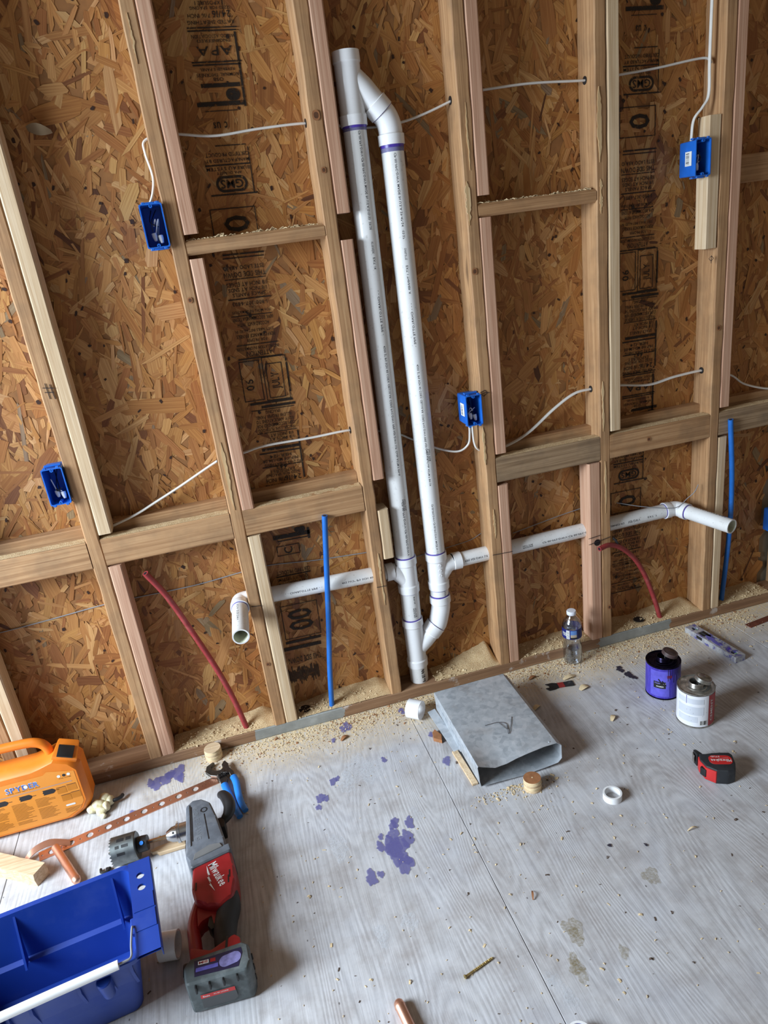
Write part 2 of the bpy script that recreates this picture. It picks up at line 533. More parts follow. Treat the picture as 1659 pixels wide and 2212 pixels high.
# ================================================================== the place
TOP = 2.46
YB = .089                       # face of the sheathing behind the studs
wall = MB().add(box((-1.70, YB, -.02), (1.878, YB+.012, TOP)), 'osbback').build('wall_back')
wall['kind'] = 'structure'; wall['label'] = 'strand board sheathing behind open wall studs'
def strands():
    """the pressed wood strands of the sheathing: overlapping thin flakes, each with its own tone"""
    r = random.Random(4)
    tones = [(lin(204, 157, 100), 5), (lin(196, 146, 88), 8), (lin(186, 134, 77), 9), (lin(176, 122, 68), 7), (lin(164, 110, 60), 3.5), (lin(212, 170, 116), 3), (lin(134, 86, 48), .8), (lin(150, 130, 102), .45), (lin(104, 64, 38), .2)]
    pick = [t for t, _ in tones]; wts = [w for _, w in tones]
    vs, fs, cols, uvs = [], [], [], []
    def flake(x, z, L, w, a, d, col):
        c, s = math.cos(a), math.sin(a)
        n0 = len(vs)
        e = lambda q: r.uniform(-q, q)
        ring = [(-L/2+e(.1)*L, -w*.25+e(.15)*w), (-L*.3+e(.1)*L, -w/2+e(.1)*w), (L*.1, -w/2+e(.12)*w), (L*.36+e(.08)*L, -w/2+e(.1)*w), (L/2+e(.06)*L, -w*.1+e(.3)*w), (L*.42+e(.06)*L, w*.4+e(.12)*w), (L*.05, w/2+e(.1)*w), (-L*.34+e(.08)*L, w/2+e(.12)*w)]
        t1, t2 = e(.004), e(.012)
        u0, v0 = r.random()*50, r.random()*50
        for p, q in ring:
            vs.append((x+p*s+q*c, YB-d+t1*p+t2*q, z+p*c-q*s)); uvs.append((u0+p, v0+q))
        fs.append(tuple(range(n0, n0+8))); cols.append(col)
    x0, x1, z0, z1 = -1.70, 1.876, -.015, 2.45
    for layer, (n, dmin) in enumerate(((5200, .0004), (5600, .0010), (6500, .0016))):
        for i in range(n):
            a = r.gauss(0, .62) if r.random() < .8 else r.uniform(-1.57, 1.57)
            L = min(.20, max(.02, r.lognormvariate(-2.55-.25*(layer == 2), .55))); w = min(.042, max(.003, r.lognormvariate(-3.98-.42*(layer == 2), .6)))
            if w > L*.5: w = L*.4
            col = r.choices(pick, wts)[0]
            k = r.uniform(.86, 1.06)
            col = (col[0]*.99, col[1]*.93, col[2]*.86)
            flake(r.uniform(x0, x1), r.uniform(z0, z1), L, w, a, dmin+r.random()*.0007, (min(1, col[0]*k), min(1, col[1]*k*r.uniform(.97, 1.03)), col[2]*k*r.uniform(.9, 1.1), 1))
    for i in range(620):        # bark flecks and knot bits
        flake(r.uniform(x0, x1), r.uniform(z0, z1), r.uniform(.006, .014), r.uniform(.004, .009), r.uniform(-1, 1), .0031, (*lin(58, 32, 18), 1))
    me = bpy.data.meshes.new('wood_strands')
    me.from_pydata(vs, [], fs)
    me.materials.append(M['osb'])
    ca = me.color_attributes.new('tone', 'FLOAT_COLOR', 'CORNER')
    uvl = me.uv_layers.new(name='UVMap')
    cd, ud = [], []
    for p in me.polygons:
        for li, vi in zip(p.loop_indices, p.vertices):
            cd += cols[p.index]; ud += uvs[vi]
    ca.data.foreach_set('color', cd); uvl.data.foreach_set('uv', ud)
    o = bpy.data.objects.new('wood_strands', me)
    COL.objects.link(o); o.parent = wall; o['kind'] = 'stuff'; ORG[o] = V((0, 0, 0))
strands()

def lumber(name, lo, hi, ax, mat, parent, bev=.0028, jit=.0007, step=.1, label=None, taper=None):
    lo, hi = list(lo), list(hi)
    b = [i for i in range(3) if i != ax]
    n = max(2, int((hi[ax]-lo[ax])/step)+1)
    loops = []
    r = random.Random(name+str(lo))
    for k in range(n+1):
        t = lo[ax]+(hi[ax]-lo[ax])*k/n
        j = [r.uniform(-jit, jit) for _ in range(4)] if 0 < k < n else [0]*4
        a0, a1, c0, c1 = lo[b[0]]+j[0], hi[b[0]]+j[1], lo[b[1]]+abs(j[2]), hi[b[1]]
        loop = []
        for (p, q) in ((a0+bev, c0), (a1-bev, c0), (a1, c0+bev), (a1, c1-bev), (a1-bev, c1), (a0+bev, c1), (a0, c1-bev), (a0, c0+bev)):
            w = [0, 0, 0]; w[ax] = t; w[b[0]] = p; w[b[1]] = q
            loop.append(w)
        loops.append(loop)
    o = part(name, loft(loops), mat, parent, 25)
    if label: o['label'] = label
    return o

# floor: sheets of plywood on a dark deck, seams along the depth of the room
floor = MB().add(box((-2.6, -3.4, -.06), (3.2, .35, -.019)), 'gap').build('floor')
floor['kind'] = 'structure'; floor['label'] = 'worn grey plywood subfloor with purple drips'
for x0, x1 in ((-2.6, -1.955), (-1.952, -.766), (-.764, .4172), (.4188, 1.6382), (1.6405, 3.2)):
    part('plywood_sheet', box((x0, -3.4, -.0185), (x1, .0893, 0), .0006, 1), 'ply', floor)

def stains(lst, mat, name, el=1.25, z=.0004):
    r = random.Random(name)
    for cx, cy, rad in lst:
        if rad <= 0: continue
        n = 40
        ph = [r.uniform(0, 6.28) for _ in range(6)]
        pts = []
        for i in range(n):
            a = 2*PI*i/n
            k = 1+.16*math.sin(2*a+ph[0])+.14*math.sin(3*a+ph[1])+.1*math.sin(5*a+ph[2])+.08*math.sin(9*a+ph[3])+r.uniform(-.05, .05)
            pts.append((cx+rad*.85*k*math.cos(a), cy+rad*el*k*math.sin(a), z))
        z += .00003
        part(name, (pts, [tuple(range(n))]), mat, floor)
stains(WHITE, 'stain_white', 'paint_scuff', 1.3, .0003)
stains(OCHRE, 'stain_ochre', 'ochre_scuff', 1.3, .0006)
stains(STAINS, 'stain_purple', 'primer_stain', 1.3, .0009)
stains(DROPS, 'stain_dark', 'dark_drip', 1.2, .0020)
plate = lumber('sole_plate', (-1.70, 0, .0002), (2.6, .0888, .038), 0, 'plate', wall, bev=.002, jit=.0012)
plate['label'] = 'sole plate with grey patches and sawdust'
lumber('top_plate', (-1.70, 0, TOP), (2.6, .0888, TOP+.038), 0, 'old_x', wall)
# old studs (x of left and right edge)
STUD = {'z': (-.787, -.750), 'a': (-.396, -.3595), 'b': (-.006, .030), 'c': (.384, .4205), 'd': (.7745, .8105), 'e': (1.1665, 1.2015), 'f': (1.5685, 1.6045), 'g': (1.9165, 1.953)}
for k, (x0, x1) in STUD.items():
    lumber('stud', (x0, 0, .038), (x1, YB, TOP), 2, 'old_z', wall, bev=.0035, jit=.0014, step=.05)
for x in (-1.18, -1.57):
    lumber('stud', (x, 0, .038), (x+.036, YB, TOP), 2, 'old_z', wall)
# new pieces nailed to their sides
def sis(x0, z0, z1, mat, w=.0365, y1=.064, lab=None):
    return lumber('sister_board', (x0, 0, z0), (x0+w, y1, z1), 2, mat, wall, bev=.004, jit=.0005, label=lab)
sis(-.749, .038, .690, 'pal_z'); sis(-.749, .787, TOP, 'pal_z')
sis(-.3590, .787, TOP, 'pal_z', lab='pale new board nailed beside stud'); sis(-.3590, .0385, .690, 'pnk_z')
sis(.0305, 1.5105, TOP, 'pnk_z', lab='pink fir board nailed beside stud'); sis(.0305, .774, 1.4525, 'pnk_z'); sis(.0305, .0385, .6905, 'pal_z', .038)
sis(.4210, 1.515, TOP, 'pnk_z'); sis(.4210, .783, 1.4505, 'pnk_z', .034); sis(.4210, .525, .686, 'pal_z', .0335)
sis(.8110, 1.516, TOP, 'pnk_z'); sis(.8110, .786, 1.4605, 'pnk_z'); sis(.8095, .0385, .6835, 'pnk_z')
sis(1.2035, .785, TOP, 'pal_z', .038); sis(1.1240, .0385, .690, 'pnk_z', .042)
sis(1.6050, .789, TOP, 'pnk_z'); sis(1.6050, .0385, .6870, 'pal_z', .0345)
# blocking at mid height: a front board on edge and a second one behind it
for x0, x1, m in ((-.749, -.397, 'old_x'), (-.3588, -.0065, 'old_x'), (.0302, .3838, 'old_x'), (.8108, 1.1663, 'gry_x'), (1.2018, 1.5683, 'old_x'), (1.6048, 1.9163, 'gry_x'), (-1.143, -.788, 'old_x')):
    d = random.uniform(-.004, .004)
    lumber('blocking', (x0, .0005, .694), (x1, .0385, .7735+d*.3), 0, m, wall, bev=.003, jit=.001)
    lumber('blocking', (x0, .0525, .712), (x1, .0885, .800+d), 0, 'old_x', wall, bev=.003, jit=.001)
dm = MB()
for x0, x1 in ((-.749, -.397), (-.3588, -.0065), (.0302, .3838), (.8108, 1.1663), (1.2018, 1.5683), (1.6048, 1.9163)):
    n = int((x1-x0)/.008)
    vs, fs = [], []
    for i in range(n+1):
        x = x0+.001+(x1-x0-.002)*i/n
        for j in range(5):
            y = .0025+.0335*j/4
            vs.append((x, y, .7742+.0016*max(0, .5+noise.noise(V((x*40, y*60, 1))))*(j > 0)))
    for i in range(n):
        for j in range(4): fs.append((i*5+j, i*5+5+j, i*5+6+j, i*5+1+j))
    dm.add((vs, fs), 'dust')
dm.build('dust_film', wall)['kind'] = 'stuff'
for x0, x1 in ((.0302, .3838), (.8108, 1.1663)):
    lumber('blocking', (x0, .0005, 1.461), (x1, .0885, 1.4965), 0, 'old_x', wall, bev=.007, jit=.0015)
lumber('blocking', (1.6048, .0005+.045, 1.461), (1.9163, .0885, 1.540), 0, 'old_x', wall)
lumber('scab_board', (1.5262, .0005, 1.291), (1.5668, .052, 1.650), 2, 'pal_z', wall, bev=.003)
# end of the sheathing: pale corner board and a set-back sheet beyond it
part('corner_panel', box((1.8785, .10, -.018), (2.6, .112, TOP)), plastic('pale_dusty_board', lin(150, 138, 120), .8, .15, 9.), wall)

# torn pale patches and pencil marks on the studs
def splash(name, cx, cz, w, h, y, mat, parent, n=26, seed=1):
    r = random.Random(seed)
    top = []; bot = []; wl = wr = .3
    for i in range(n):
        t = i/(n-1)
        z = cz-h/2+h*t
        e = min(1, 5*t+.1, 5*(1-t)+.1)
        wl = min(1, max(.15, wl+r.uniform(-.35, .4))); wr = min(1, max(.15, wr+r.uniform(-.35, .4)))
        top.append((cx+w/2*e*wl, y, z)); bot.append((cx-w/2*e*wr, y, z))
    loop = top+bot[::-1]
    back = [(p[0], y+.0025, p[2]) for p in loop]
    return part(name, loft([back, loop], False, True), mat, parent)
for i, (cx, cz, w, h) in enumerate([(1.178, 1.655, .018, .185), (1.180, 1.475, .018, .09), (1.178, .87, .012, .16), (1.183, .60, .010, .18), (.782, 1.50, .022, .11), (.776, .82, .012, .12), (.012, .88, .014, .20), (.008, 1.93, .012, .10), (.405, .46, .012, .18), (.795, 1.66, .010, .16), (.79, .56, .012, .10)]):
    splash('torn_wood_patch', cx, cz, w*.75, h, -.0009, 'patch', wall, seed=i)
for kx, kz, kr in ((.402, 1.743, .0095), (.012, 1.357, .006), (.786, 1.325, .0075), (1.34, .734, .006), (.012, .266, .0055), (.402, 1.62, .006), (1.585, 1.05, .007), (1.192, .155, .0065)):
    for f, m in ((1., 'chipd'), (.6, 'knot')):
        part('knot', to3(oval2(kr*2*f, kr*2.5*f), Matrix.Translation((kx, -.0016-.0003*(f < 1), kz)) @ Matrix.Rotation(PI/2, 4, 'X')), m, wall)
for pts in ([(1.118, .432), (1.162, .436)], [(1.118, .410), (1.200, .422)], [(.776, .455), (.846, .452)], [(.386, .438), (.418, .436)], [(.0, .472), (.031, .468)], [(1.548, 1.27), (1.556, 1.262), (1.548, 1.254), (1.540, 1.262), (1.548, 1.27), (1.548, 1.248)],
            [(.775, .985), (.79, .99), (.797, .98), (.786, .972), (.778, .98), (.79, .983), (.805, .98)], [(-.388, 1.20), (-.36, 1.195)], [(-.386, 1.188), (-.365, 1.185)], [(-.38, 1.21), (-.378, 1.17)], [(-.37, 1.206), (-.366, 1.168)]):
    part('pencil_line', sweep([(x, -.0012, z) for x, z in pts], .0009, 6), 'pencil', wall)

vs, fs = [], []
for i in range(7):
    q = i/6; ww = .013*math.sin(PI*(.12+.8*q))
    c = V((-.275+.055*q, YB-.004-.022*math.sin(PI*q*.8), 1.785-.012*q))
    vs += [c+V((0, -.002, ww)), c+V((.002, .003, -ww))]
for i in range(6): fs.append((2*i, 2*i+2, 2*i+3, 2*i+1))
part('loose_flake', (vs, fs), plastic('grey_torn_flake', lin(146, 124, 96), .8), wall)
# ink stamps on the sheathing, printed upside down
STAMP = [("EXPOSURE 1", 0.1994, 2.0119, 0.0662, 0.0084, 180), ("SIZED FOR SPACING", 0.1999, 2.002, 0.0945, 0.0067, 180), ("24/16", 0.2242, 1.988, 0.0438, 0.0146, 180), ("7/16 INCH", 0.171, 1.987, 0.0534, 0.0085, 180),
         ("RATED SHEATHING", 0.1963, 1.9727, 0.1104, 0.0081, 180), ("#bar", 0.1967, 1.9621, 0.1184, 0.0029, 180), ("#bar", 0.1955, 1.9559, 0.116, 0.0032, 180), ("WOOD ASSOCIATION", 0.1956, 1.9442, 0.1033, 0.0077, 180),
         ("ENGINEERED", 0.195, 1.9348, 0.0802, 0.0069, 180), ("APA", 0.1932, 1.9137, 0.0858, 0.0196, 180), ("#bar", 0.1938, 1.8907, 0.1202, 0.0033, 180), ("#bar", 0.1925, 1.8846, 0.1177, 0.0033, 180),
         ("REVERSIBLE PANEL", 0.1918, 1.8747, 0.0838, 0.0065, 180), ("NOMINAL THICKNESS", 0.1907, 1.8631, 0.1024, 0.0075, 180), ("OSB", 0.19, 1.8533, 0.025, 0.008, 180), ("#bar", 0.1928, 1.8407, 0.095, 0.009, 180),
         ("#disc", 0.2193, 1.819, 0.0347, 0.0263, 180), ("#bar", 0.186, 1.8009, 0.1169, 0.0101, 180), ("#bar", 0.247, 1.8708, 0.0058, 0.1598, 180), ("c us", 0.1752, 1.7547, 0.0348, 0.0146, 180),
         ("#bar", 0.1842, 1.7854, 0.08, 0.0019, 180), ("#bar", 0.1904, 1.7079, 0.076, 0.0025, 180), ("CERTIFIED PRODUCT", 0.1781, 1.6879, 0.1087, 0.009, 180), ("MANUFACTURED BY", 0.1767, 1.6742, 0.1089, 0.008, 180),
         ("#bar", 0.1756, 1.6643, 0.1146, 0.0035, 180), ("BUREAU SYSTEM", 0.1744, 1.6556, 0.1093, 0.0081, 180), ("APA QUALITY", 0.1752, 1.6458, 0.063, 0.0076, 180), ("#oval", 0.1769, 1.6196, 0.0799, 0.0385, 180),
         ("GMS", 0.1769, 1.6196, 0.0579, 0.0205, 180), ("#bar", 0.179, 1.5949, 0.1191, 0.0036, 180), ("#bar", 0.2314, 1.6473, 0.0028, 0.1071, 180), ("#box", 0.165, 1.5242, 0.1177, 0.0796, 180),
         ("0", 0.1714, 1.5248, 0.0393, 0.0663, 90), ("#bar", 0.1733, 1.4505, 0.1096, 0.004, 180), ("#bar", 0.1715, 1.4416, 0.1097, 0.0028, 180), ("ESTE LADO ABAJO", 0.167, 1.4184, 0.1072, 0.0137, 180),
         ("THIS SIDE DOWN", 0.1669, 1.3991, 0.1106, 0.0132, 180), ("#bar", 0.1672, 1.388, 0.1108, 0.0023, 180), ("1/8 INCH AT EDGES", 0.1675, 1.3739, 0.1082, 0.011, 180), ("1/8 INCH AT ENDS", 0.1673, 1.3602, 0.1024, 0.0099, 180),
         ("SPACE PANELS", 0.1686, 1.3473, 0.0876, 0.01, 180), ("#bar", 0.168, 1.3364, 0.1151, 0.0032, 180), ("1-800-307-6803", 0.1671, 1.3238, 0.0941, 0.01, 180), ("CALL", 0.1712, 1.3127, 0.0183, 0.0071, 180),
         ("FOR MORE INFORMATION", 0.1661, 1.3023, 0.1036, 0.0077, 180), ("#bar", 0.1649, 1.2926, 0.1099, 0.0024, 180), ("APA RECOMMENDATIONS", 0.1672, 1.2835, 0.1102, 0.0102, 180), ("ACCORDANCE WITH", 0.1659, 1.2685, 0.0859, 0.0096, 180),
         ("JOIST NAILS INSTALLED IN", 0.166, 1.2523, 0.1047, 0.0097, 180), ("PERFORMANCE PANELS", 0.1664, 1.2378, 0.105, 0.0097, 180), ("FOR PROPER", 0.1672, 1.2254, 0.0557, 0.0086, 180), ("#bar", 0.1667, 1.2143, 0.1148, 0.0028, 180),
         ("INSTALLATION INFORMATION", 0.1663, 1.2038, 0.115, 0.0086, 180), ("ATTENTION!", 0.1668, 1.1896, 0.0717, 0.0142, 180), ("#bar", 0.1676, 1.1769, 0.1219, 0.0037, 180), ("#box", 0.2009, 1.1131, 0.0686, 0.1241, 180),
         ("#box", 0.1982, 1.1071, 0.0463, 0.0988, 180), ("JULY", 0.2013, 1.1066, 0.0479, 0.0287, 90), ("#box", 0.1321, 1.1152, 0.0565, 0.1139, 180), ("06", 0.1253, 1.1051, 0.0314, 0.0222, 90),
         ("#bar", 0.1763, 1.0489, 0.1221, 0.0065, 180), ("#bar", 0.1937, 1.0366, 0.097, 0.0072, 180), ("#bar", 0.176, 1.0291, 0.1226, 0.0023, 180), ("SPACING", 0.1752, 1.021, 0.042, 0.0092, 180),
         ("ALLOW PROPER PANEL", 0.1754, 1.0076, 0.1037, 0.0099, 180), ("ROOF APPLICATIONS TO", 0.1764, 0.995, 0.1072, 0.0099, 180), ("CLIPS RECOMMENDED FOR", 0.1774, 0.9821, 0.1107, 0.0099, 180), ("SPACER-TYPE PLYWOOD", 0.1768, 0.9693, 0.1077, 0.01, 180),
         ("#bar", 0.177, 0.9611, 0.1145, 0.0023, 180), ("1/8 INCH AT", 0.1885, 0.9511, 0.0657, 0.0094, 180), ("1/8 INCH AT", 0.1864, 0.9395, 0.0724, 0.0094, 180), ("SPACE PANELS", 0.1807, 0.9259, 0.0791, 0.0095, 180),
         ("#bar", 0.1782, 0.9119, 0.109, 0.0081, 180), ("#bar", 0.1735, 0.9007, 0.119, 0.0041, 180), ("HER-124", 0.174, 0.8884, 0.063, 0.0096, 180), ("PRP-108 MD-UM-08", 0.172, 0.8766, 0.103, 0.0096, 180),
         ("PS 2-92 SHEATHING", 0.1764, 0.8635, 0.1067, 0.0096, 180), ("#bar", 0.1721, 0.8584, 0.1133, 0.0028, 180), ("442", 0.1713, 0.854, 0.0334, 0.0104, 180), ("EXPOSURE 1", 0.1728, 0.8431, 0.0702, 0.0104, 180),
         ("SIZED FOR SPACING", 0.1726, 0.8325, 0.1005, 0.009, 180), ("24/16", 0.1988, 0.8164, 0.0473, 0.0161, 180), ("7/16 INCH", 0.1479, 0.8173, 0.0568, 0.0112, 180), ("RATED SHEATHING", 0.1686, 0.8001, 0.1078, 0.0112, 180),
         ("#bar", 0.2339, 0.8818, 0.0047, 0.1444, 180), ("#bar", 0.2357, 1.117, 0.0051, 0.0956, 180), ("#disc", 0.1903, 0.6491, 0.0341, 0.0164, 180), ("#bar", 0.1628, 0.6353, 0.1142, 0.0131, 180),
         ("#bar", 0.1636, 0.6216, 0.0929, 0.0033, 180), ("#bar", 0.215, 0.6316, 0.0075, 0.0363, 180), ("#box", 0.1455, 0.5895, 0.0714, 0.0333, 180), ("C", 0.1454, 0.5885, 0.0217, 0.0266, 90),
         ("CERTIFIED PRODUCT", 0.1488, 0.5168, 0.1039, 0.0129, 180), ("#bar", 0.1468, 0.5051, 0.1073, 0.0041, 180), ("QUALITY SYSTEMS", 0.1418, 0.4947, 0.0947, 0.0116, 180), ("APA QUALITY", 0.1443, 0.481, 0.0729, 0.0096, 180),
         ("#box", 0.1434, 0.342, 0.1171, 0.1219, 180), ("0", 0.1423, 0.3645, 0.0356, 0.0783, 90), ("0", 0.1423, 0.3257, 0.0359, 0.0792, 90), ("#bar", 0.1397, 0.2702, 0.1153, 0.0095, 180),
         ("#bar", 0.1326, 0.2476, 0.1222, 0.0125, 180), ("THIS SIDE DOWN", 0.1334, 0.2021, 0.1066, 0.0209, 180), ("#smudge", 0.1192, 0.1472, 0.1007, 0.0682, 180)]
def stamp_item(mb, t, x, z, w, h, rot, tilt):
    m = Matrix.Translation((x, YB-.0036, z)) @ Matrix.Rotation(PI/2, 4, 'X') @ Matrix.Rotation(math.radians(rot)+tilt, 4, 'Z')
    if t == '#bar': vf = rect2(w, h)
    elif t == '#disc': vf = oval2(w, h)
    elif t == '#box': vf = outline2(w, h, .0025)
    elif t == '#oval': vf = oval2(w, h, .006)
    elif t == '#smudge':
        for i in range(26):
            mb.add(to3(rect2(.003, h*random.uniform(.4, 1.)), m @ Matrix.Translation(((i/25-.5)*w, random.uniform(-.2, .2)*h*.3, 0))), 'stampink')
        return
    else: vf = text2d(t, w, h)
    mb.add(to3(vf, m), 'stampink')
def stamp_band(dx, dz, zlo, zhi, tilt):
    mb = MB()
    for t, x, z, w, h, rot in STAMP:
        for per in (0, -1.165, 1.165):
            if per and not (dz or False): continue
            zz = z+dz+per
            if zlo < zz < zhi: stamp_item(mb, t, x+dx+(zz-1.1)*.0, zz, w, h, rot, tilt)
    return mb.build('ink_stamp', wall)
stamp_band(0, 0, -1, 3, math.radians(-1.5))
mb = MB()
seen = []
for per in (0, -1.165):
    for t, x, z, w, h, rot in STAMP:
        zz = z+.137+per
        if .10 < zz < 2.0 and not (per and zz > .82) and not (per == 0 and zz < .83):
            stamp_item(mb, t, x+1.187-(.04 if zz < .66 else 0), zz, w, h, rot, math.radians(-1.))
        elif per and .82 < zz < .935:
            stamp_item(mb, t, x+1.165, zz, w, h, rot, math.radians(-1.))
mb.build('ink_stamp', wall)

# ================================================================== plumbing
PY = .045
R2, H2, R1, H1 = .0302, .0343, .0241, .0285
dwv = thing('drain_pipe_assembly', (.50, PY, .04), 'white plastic drain and vent pipes rising between the middle studs', 'pipework')
def pt(x, z, y=PY): return V((x, y, z))
def hubbed(name, prof_pts, par):   # stretch of fitting: list of (point, radius)
    pass
def ring_at(p, ax, r, par, w=.0022):
    return part('primer_ring', lathe([(-w, r+.0002), (-w, r+.0009), (w, r+.0009), (w, r+.0002)], p, ax, 28, False, False), 'primer', par)
def wrap_text(s, p0, ax, r, facing, height, par, along0, length=None, mat='pipeink', flip=1):
    """lettering printed along a pipe: page x follows the axis, page y goes round it"""
    a = V(ax).normalized(); f = V(facing); f = (f-a*f.dot(a)).normalized(); w = a.cross(f)
    vs, fs = text2d(s, length, height)
    L = max(v[0] for v in vs)
    out = []
    for x, y in vs:
        th = flip*y/r
        out.append(V(p0)+a*(along0+x+L)+(f*math.cos(th)+w*math.sin(th))*(r+.0003))
    return part('printed_text', (out, fs), mat, par)
# left stack
xa, xb, xc = .5065, .4995, .4970
o = part('vent_pipe', pipe(pt(xa, 1.722), pt(xb, .492), R2, R2-.004, 32), 'pvc', dwv); left_pipe = o
o2 = part('vent_pipe', pipe(pt(.6005, 1.668), pt(.6005, .486), R2, R2-.004, 32), 'pvc', dwv); right_pipe = o2
part('drain_pipe', pipe(pt(xb, .382), pt(xc, .27), R2, R2-.004, 32), 'pvc', dwv)
tail = part('drain_pipe', pipe(pt(xc, .105), pt(.4965, .0385), R2, R2-.004, 32), 'pvc', dwv)
nip = part('drain_pipe', pipe(pt(.5995, .37), pt(.5990, .33), R2, R2-.004, 32), 'pvc', dwv)
def hub_prof(z0, z1, mid, open_in=None):
    """vertical fitting body from z0 up to z1 with a hub at both ends"""
    e = .004
    return [(0, R2+.0002), (0, H2), (.024, H2+.0006), (.024+e, mid), (z1-z0-.024-e, mid), (z1-z0-.024, H2+.0006), (z1-z0, H2), (z1-z0, R2-.002), (z1-z0-.05, R2-.004)]
# top wye (inverted) with its branch and the 45 degree elbow
w1 = part('wye_fitting', lathe(hub_prof(1.716, 1.882, .0325), pt(xa, 1.716), (0, 0, 1), 36, False, True), 'pvcfit', dwv)
def brpath(ps, rs): return sweep(ps, rs, 32, False)
bd = (pt(.583, 1.742)-pt(.508, 1.836)).normalized()
p0 = pt(.508, 1.836)
part('branch_hub', lathe([(.0, .026), (.045, .031), (.09, R2+.0005), (.091, H2), (.1205, H2), (.1205, R2)], p0, bd, 32, False, False), 'pvcfit', w1)
e0 = p0+bd*.1205
el = crom([e0-bd*.006, e0+bd*.012, pt(.5975, 1.716), pt(.6003, 1.70), pt(.6005, 1.690)], 6)
e1 = part('elbow_fitting', sweep(el, R2+.0012, 32, False), 'pvcfit', dwv)
part('hub', lathe([(0, R2+.0002), (0, H2), (.024, H2+.0006), (.027, R2+.001)], pt(.6005, 1.664), (0, 0, 1), 36, False, False), 'pvcfit', e1)
ring_at(e0, bd, R2+.0016, e1, .0012); ring_at(pt(.6005, 1.661), (0, 0, 1), R2, right_pipe, .004); ring_at(pt(xa, 1.7135), (0, 0, 1), R2, left_pipe, .003)
part('primer_smear', lathe([(0, R2+.0004), (.011, R2+.0004)], pt(.6005, 1.647), (0, 0, 1), 32, False, False), 'stain_purple', right_pipe)
part('primer_smear', lathe([(0, R2+.0004), (.007, R2+.0004)], pt(xa, 1.704), (0, 0, 1), 32, False, False), 'stain_purple', left_pipe)
# left tee (branch to the left) and right tee (branch to the right)
def tee(xt, xbm, zt, zb, side, zbr, reach):
    t = part('tee_fitting', lathe(hub_prof(zb, zt, .0318), pt(xbm, zb), pt(xt, zt)-pt(xbm, zb), 36, False, False), 'pvcfit', dwv)
    x0 = (xt+xbm)/2
    ps = crom([pt(x0, zbr-.045), pt(x0+side*.018, zbr-.022), pt(x0+side*.034, zbr-.006), pt(x0+side*reach, zbr)], 6)
    part('branch', sweep(ps, [.029-.003*i/len(ps) for i in range(len(ps))], 28, False), 'pvcfit', t)
    part('hub', lathe([(0, .026), (.001, H1), (.0265, H1), (.0265, R1)], pt(x0+side*(reach-.002), zbr), (side, 0, 0), 32, False, False), 'pvcfit', t)
    return t
tl = tee(xb, .4985, .4985, .376, -1, .458, .045)
tr = tee(.6005, .5998, .490, .363, 1, .4425, .056)
ring_at(pt(xb, .5005), (0, 0, 1), R2, tl, .0018); ring_at(pt(.6005, .4925), (0, 0, 1), R2, tr, .0018); ring_at(pt(.4985, .3745), (0, 0, 1), R2, tl, .001); ring_at(pt(.6, .361), (0, 0, 1), R2, tr, .0012)
for i, z in enumerate((.455, .437, .42)):
    part('mould_mark', lathe([(0, .0055), (.0012, .005)], pt(.600, z, PY-.0325), (0, -1, 0), 14), 'pvcfit', tr)
# lower elbow into the lower wye
w2 = part('wye_fitting', lathe(hub_prof(.0975, .276, .0318), pt(xc, .0975), (0, 0, 1), 36, False, False), 'pvcfit', dwv)
bd2 = V((.70, 0, .714)).normalized()
q0 = pt(.4975, .150)
part('branch_hub', lathe([(0, .026), (.05, .0305), (.076, R2+.0008), (.079, H2), (.112, H2), (.112, R2)], q0, bd2, 32, False, False), 'pvcfit', w2)
j0 = q0+bd2*.112
e2 = part('elbow_fitting', sweep(crom([j0-bd2*.006, j0+bd2*.010, pt(.5965, .283), pt(.5993, .298), pt(.5993, .309)], 6), R2+.0012, 32, False), 'pvcfit', dwv)
part('hub', lathe([(0, R2+.001), (.003, H2+.0006), (.027, H2), (.027, R2)], pt(.5993, .3085), (0, 0, 1), 36, False, False), 'pvcfit', e2)
ring_at(j0, bd2, R2+.0016, e2, .0012); ring_at(pt(.5993, .3375), (0, 0, 1), R2, e2, .0024); ring_at(pt(xc, .278), (0, 0, 1), R2, w2, .0018)
# horizontal arms (inch and a half) and stub outs
la0, la1 = V((.462, .047, .4575)), V((-.008, .052, .4735))
arm_l = part('arm_pipe', pipe(la0, la1, R1, R1-.0035), 'pvc', dwv)
ra0, ra1 = V((.668, .047, .4425)), V((1.462, .050, .4445))
arm_r = part('arm_pipe', pipe(ra0, ra1, R1, R1-.0035), 'pvc', dwv)
def stub(c, din, dout, end):
    """quarter bend with a stub that points into the room"""
    e = part('elbow_fitting', sweep(crom([c-din*.030, c-din*.016, c-din*.004+dout*.004, c+dout*.016, c+dout*.030], 6), R1+.0022, 28, False), 'pvcfit', dwv)
    part('hub', lathe([(0, R1), (0, H1), (.02, H1), (.024, R1+.002)], c-din*.048, din, 32, False, False), 'pvcfit', e)
    part('hub', lathe([(0, R1), (0, H1), (.02, H1), (.024, R1+.002)], c+dout*.048, -dout, 32, False, False), 'pvcfit', e)
    ring_at(c-din*.049, din, R1, e, .0015); ring_at(c+dout*.049, dout, R1, e, .0018)
    s = part('stub_pipe', pipe(c+dout*.030, end, R1, R1-.0038, 32), 'pvc', dwv)
    L = (end-c).length
    part('pipe_bore', lathe([(.035, R1-.0039), (L-.001, R1-.0039)], c, dout, 28, True, False), 'pvcin', s)
    return s
ec = V((-.030, .052, .474)); ee = V((-.0445, -.150, .463))
sl = stub(ec, V((-1, 0, .03)).normalized(), (ee-ec).normalized(), ee)
fc = V((1.485, .050, .4445)); fe = V((1.5435, -.157, .437))
sr = stub(fc, V((1, 0, 0)), (fe-fc).normalized(), fe)
